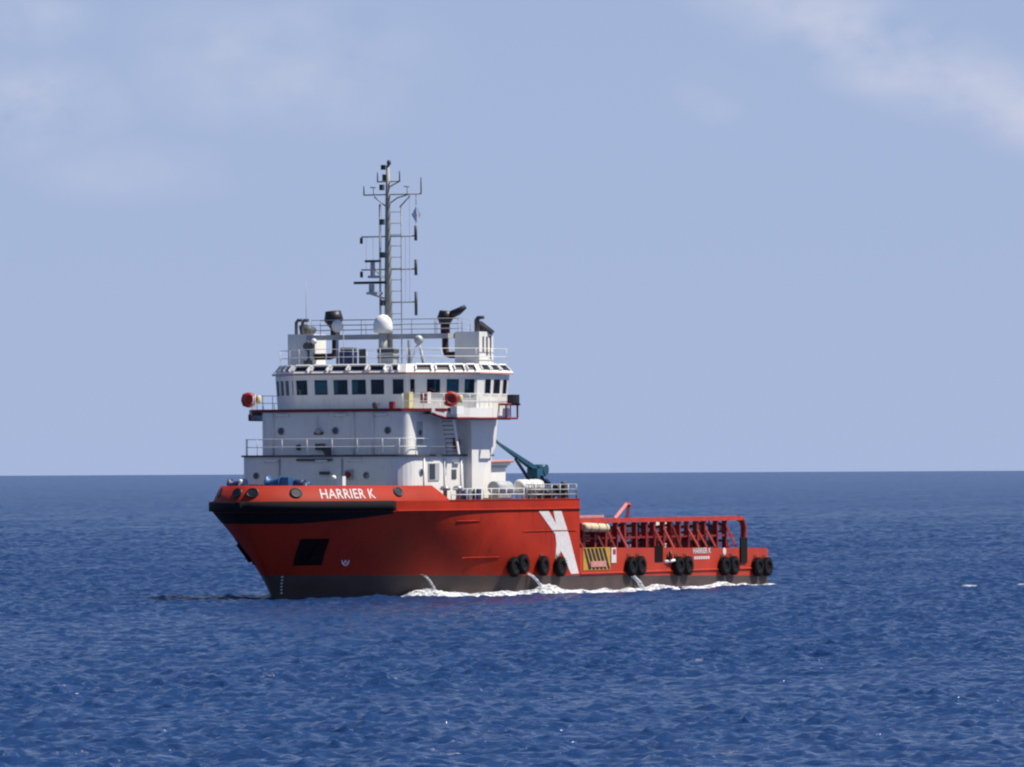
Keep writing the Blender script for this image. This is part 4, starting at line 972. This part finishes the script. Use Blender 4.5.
buoy = ship_thing('lifebuoy', 46.5, -7.15, 12.37, 'dark red lifebuoy on the far bridge wing rail with a pale smoke float beside it', 'lifebuoy', 'lifebuoys on the bridge wing rails', rz=R(20))
bb = MB(); bb.torus((0, 0, 0), .32, .17, 'x', 0, 28, 12, 1.5); bb.build('ring', LIFE, buoy)
bb = MB(); bb.lathe((0, 0, 0), [(.2, -.16), (.24, -.1), (.24, .1), (.2, .16)], 16, 'x', 0); bb.build('light_pouch', MAROON, buoy)
bb = MB()
for a in (45, 135, 225, 315): bb.torus((0, .36 * math.cos(R(a)), .36 * math.sin(R(a))), .15, .02, 'y' if a in () else 'x', 0, 12, 6)
bb.build('rope', STEEL, buoy)
bb = MB(); bb.lathe((-.1, .62, -.25), [(.13, 0), (.16, .05), (.16, .45), (.08, .52)], 12, 'z', 0); bb.build('smoke_float', YELLOW, buoy)
b2 = copy_tree(buoy); place(b2, 46.0, 7.15, 12.3, R(35)); b2['label'] = 'bright red lifebuoy on the sunlit bridge wing rail above the ladder'

for i, (x, lab) in enumerate(((35.5, 'white liferaft canister, the one nearer the bridge, on a cradle by the side rail'), (33.95, 'white liferaft canister, the one nearer the crane, on a cradle by the side rail'))):
    if i == 0:
        lr = ship_thing('liferaft_canister', x, 6.75, 5.62, lab, 'liferaft', 'liferaft canisters by the crane')
        mb = MB(); mb.lathe((0, 0, 1.2), [(.2, -.7), (.36, -.66), (.42, -.55), (.42, -.03), (.44, -.02), (.44, .02), (.42, .03), (.42, .55), (.36, .66), (.2, .7)], 20, 'x', 0); mb.build('canister', WHITE2, lr)
        mb = MB()
        for dx in (-.4, .4): mb.box(dx - .05, dx + .05, -.4, .4, .72, .8); mb.box(dx - .05, dx + .05, -.35, -.27, 0, .72); mb.box(dx - .05, dx + .05, .27, .35, 0, .72)
        mb.build('cradle', STEEL, lr)
        mb = MB()
        for dx in (-.35, .35): mb.torus((dx, 0, 1.2), .425, .02, 'x', 0, 20, 6)
        mb.build('strap', DGREY, lr)
    else:
        c = copy_tree(lr); place(c, x, 6.75, 5.62); c['label'] = lab

ds = ship_thing('day_shape', MX, MY + 2.05, 24.1, 'grey diamond signal shape hanging on a wire below the upper mast yard', 'signal shape')
mb = MB()
for a in (0, math.pi / 2):
    c_, s2 = math.cos(a + .6), math.sin(a + .6)
    mb.extrude([(0, 0, .54), (.31 * c_, .31 * s2, 0), (0, 0, -.54), (-.31 * c_, -.31 * s2, 0)], (-s2 * .015, c_ * .015, 0))
mb.build('diamond', MESHG, ds)
mb = MB(); mb.tube([(0, 0, .6), (0, 0, 1.35)], .015, 5); mb.tube([(0, 0, -.6), (0, 0, -1.0)], .015, 5); mb.build('halyard', GREYP, ds)

roll = ship_thing('canvas_roll', 25.4, 6.75, 4.05, 'long beige canvas roll lashed under the forward end of the cargo rail', 'canvas roll')
mb = MB(); mb.tube([(1.75, 0, .05), (1.6, 0, .05), (-1.5, 0, -.02), (-1.75, 0, -.04)], .28, 14, radii=[.18, .3, .28, .16]); mb.build('canvas', BEIGE, roll)
mb = MB()
for dx in (-1.1, 0, 1.1): mb.torus((dx, 0, .02), .29, .025, 'x', 0, 16, 6)
mb.build('lashing', CHAIN, roll)

# deck cargo glimpsed between the rails
def cargo(name, x, y, w, d, h, m, label, cat, kind=0):
    o = ship_thing(name, x, y, 1.2, label, cat)
    mb = MB(); mb.box(-w / 2, w / 2, -d / 2, d / 2, .12, h)
    mb.build('body', m, o)
    mb = MB()
    for sx in (-1, 1):
        mb.box(sx * w / 2 - .06, sx * w / 2 + .06, -d / 2 - .05, d / 2 + .05, 0, .12)
        for sy in (-1, 1): mb.box(sx * (w / 2 - .02) - .07, sx * (w / 2 - .02) + .07, sy * (d / 2 - .02) - .07, sy * (d / 2 - .02) + .07, .12, h + .08)
    mb.build('frame', DGREY, o)
    return o
cargo('cargo_tote', 13.4, 5.2, 2.6, 1.0, 3.1, WHITE2, 'white topped cargo unit behind the middle of the cargo rail', 'cargo unit')
cargo('cargo_basket', 21.6, 4.6, 2.2, 1.3, 2.3, DGREY, 'dark grey cargo basket behind the rail near the canvas roll', 'cargo basket')
cargo('cargo_skid', 9.2, 4.4, 1.8, 1.5, 2.2, MAROON, 'dark maroon skid behind the rail towards the stern', 'cargo skid')
cargo('pump_skid', 17.0, 2.5, 2.2, 1.6, 2.5, DBLUE, 'dark blue pump skid standing mid deck behind the rail', 'pump skid')

# ------------------------------------------------------------------ foam and overboard water
def foam_mat():
    m = bpy.data.materials.new('sea_foam'); m.use_nodes = True
    n, l = m.node_tree.nodes, m.node_tree.links; b = n['Principled BSDF']
    b.inputs['Base Color'].default_value = (.82, .85, .88, 1); b.inputs['Roughness'].default_value = .9; b.inputs['Specular IOR Level'].default_value = .2
    t = n.new('ShaderNodeTexCoord'); nz = n.new('ShaderNodeTexNoise'); nz.inputs['Scale'].default_value = 3.2; nz.inputs['Detail'].default_value = 8; nz.inputs['Roughness'].default_value = .72
    mp_ = n.new('ShaderNodeMapping'); mp_.inputs['Scale'].default_value = (.6, 1, 1.4); l.new(t.outputs['Object'], mp_.inputs['Vector']); l.new(mp_.outputs['Vector'], nz.inputs['Vector'])
    r = n.new('ShaderNodeValToRGB'); r.color_ramp.elements[0].position = .38; r.color_ramp.elements[1].position = .60
    l.new(nz.outputs['Fac'], r.inputs['Fac']); l.new(r.outputs['Color'], b.inputs['Alpha'])
    return m
FOAM = foam_mat()
def foam_strip(mb, xa, xb, y0, hfun, wfun, n):
    rows = []
    for i in range(n + 1):
        x = lerp(xa, xb, i / n); h, w = hfun(x), wfun(x); row = []
        for j in range(9):
            t = j / 8; prof = math.sin(math.pi * min(1, t * .9 + .12)) ** .7
            row.append(mb.av((x + random.uniform(-.08, .08), y0(x) + w * t, -.12 + h * prof * random.uniform(.8, 1.15))))
        rows.append(row)
    for a, b in zip(rows, rows[1:]):
        for j in range(8): mb.face((a[j], a[j + 1], b[j + 1], b[j]), 0, True)
def wob(x, *q): return sum(a * math.sin(x * f + p) for a, f, p in q)
def hull_y(x):
    u = min(us_fine, key=lambda q: abs(hp(q, .1)[0] - x)); return hp(u, .1)[1]
fm = MB()
def h1(x):
    e = min(1, max(0, (47.9 - x) / 1.2)) * min(1, max(0, (x - 28.2) / 2.5))
    return e * max(.08, .25 + .08 * wob(x, (.6, .55, 1.), (.5, 1.3, .4), (.4, 2.9, 2.)) + .22 * math.exp(-((x - 46) / 1.2) ** 2) + .25 * math.exp(-((x - 34.6) / .9) ** 2))
foam_strip(fm, 47.9, 28.2, lambda x: hull_y(x) + .02, h1, lambda x: 1.7 + .5 * wob(x, (.6, .8, 0), (.4, 2.1, 1)), 220)
def h2(x):
    e = min(1, max(0, (28 - x) / 1.)) * min(1, max(0, (x - .8) / 1.5))
    return e * max(0, .20 + .14 * wob(x, (.7, .62, 2.2), (.5, 1.4, .3), (.3, 3.3, 1.)))
foam_strip(fm, 28, .8, lambda x: 7.52 if x > 1.2 else 7.3, h2, lambda x: 1.2 + .4 * wob(x, (.6, .8, 0), (.4, 2.1, 1)), 240)
rf = random.Random(4)
for k in range(26):                        # loose froth drifting off the side
    x = rf.uniform(2, 47); y = (hull_y(max(1.5, x)) if x < 56 else 0) + rf.uniform(1.2, 3.6); w, d, h = rf.uniform(.3, 1.6), rf.uniform(.15, .5), rf.uniform(.06, .16)
    ring = [fm.av((x + w * math.cos(a) * rf.uniform(.6, 1.2), y + d * math.sin(a) * rf.uniform(.6, 1.2), -.02)) for a in [i * math.pi / 5 for i in range(10)]]
    top = fm.av((x, y, h))
    for i in range(10): fm.face((ring[i], ring[(i + 1) % 10], top), 0, True)
fo = fm.build('hull_foam', FOAM)
place(fo, 0, 0, 0); tag(fo, 'white foam churned up along the waterline of the red hull', 'foam', kind='stuff')
wk = MB()
def wfh(x): return max(0, (.05 + .04 * wob(x, (.6, .9, .5), (.5, 2.3, 2.), (.3, 4.3, 1.))) * (1.6 if x < -6 else .8))
foam_strip(wk, 7, -16, lambda x: 19.4 + .31 * (7 - x), wfh, lambda x: .7 + .4 * wob(x, (1, .7, 0)), 160)
wko = wk.build('wake_foam', FOAM); place(wko, 0, 0, 0); tag(wko, 'thin broken line of wake foam far astern of the ship', 'foam', kind='stuff')
WATER = FOAM.copy(); WATER.name = 'falling_white_water'
for q in WATER.node_tree.nodes:
    if q.type == 'TEX_NOISE': q.inputs['Scale'].default_value = 7
    if q.type == 'VALTORGB': q.color_ramp.elements[0].position = .40; q.color_ramp.elements[1].position = .62
def jet(x, z, dx, dy, r0, r1, label, group='streams of overboard water'):
    y = hull_y(x) if z < 3 else 7.5
    u = min(us_fine, key=lambda q: abs(hp(q, z)[0] - x)); y = hp(u, z)[1]
    o = ship_thing('overboard_water_stream', x, y - .05, 0, label, 'water stream', group)
    mb = MB(); n = 12; P = []; RR = []
    for i in range(n + 1):
        t = i / n; P.append((dx * t, dy * t, z * (1 - t * t) - .1 * t)); RR.append(lerp(r0, r1, t) * random.uniform(.85, 1.15))
    mb.tube(P, .1, 8, 0, radii=RR); mb.build('water', WATER, o)
jet(46.3, 1.35, -1.0, .75, .04, .10, 'thin stream of water falling from the hull where the foam begins')
jet(36.15, 1.25, -1.3, .75, .06, .13, 'arched stream of water falling below the pair of tyres nearest the bow')
jet(21.75, .85, -.7, .6, .10, .16, 'stream of water falling below the pair of tyres astern of the hazard panel')
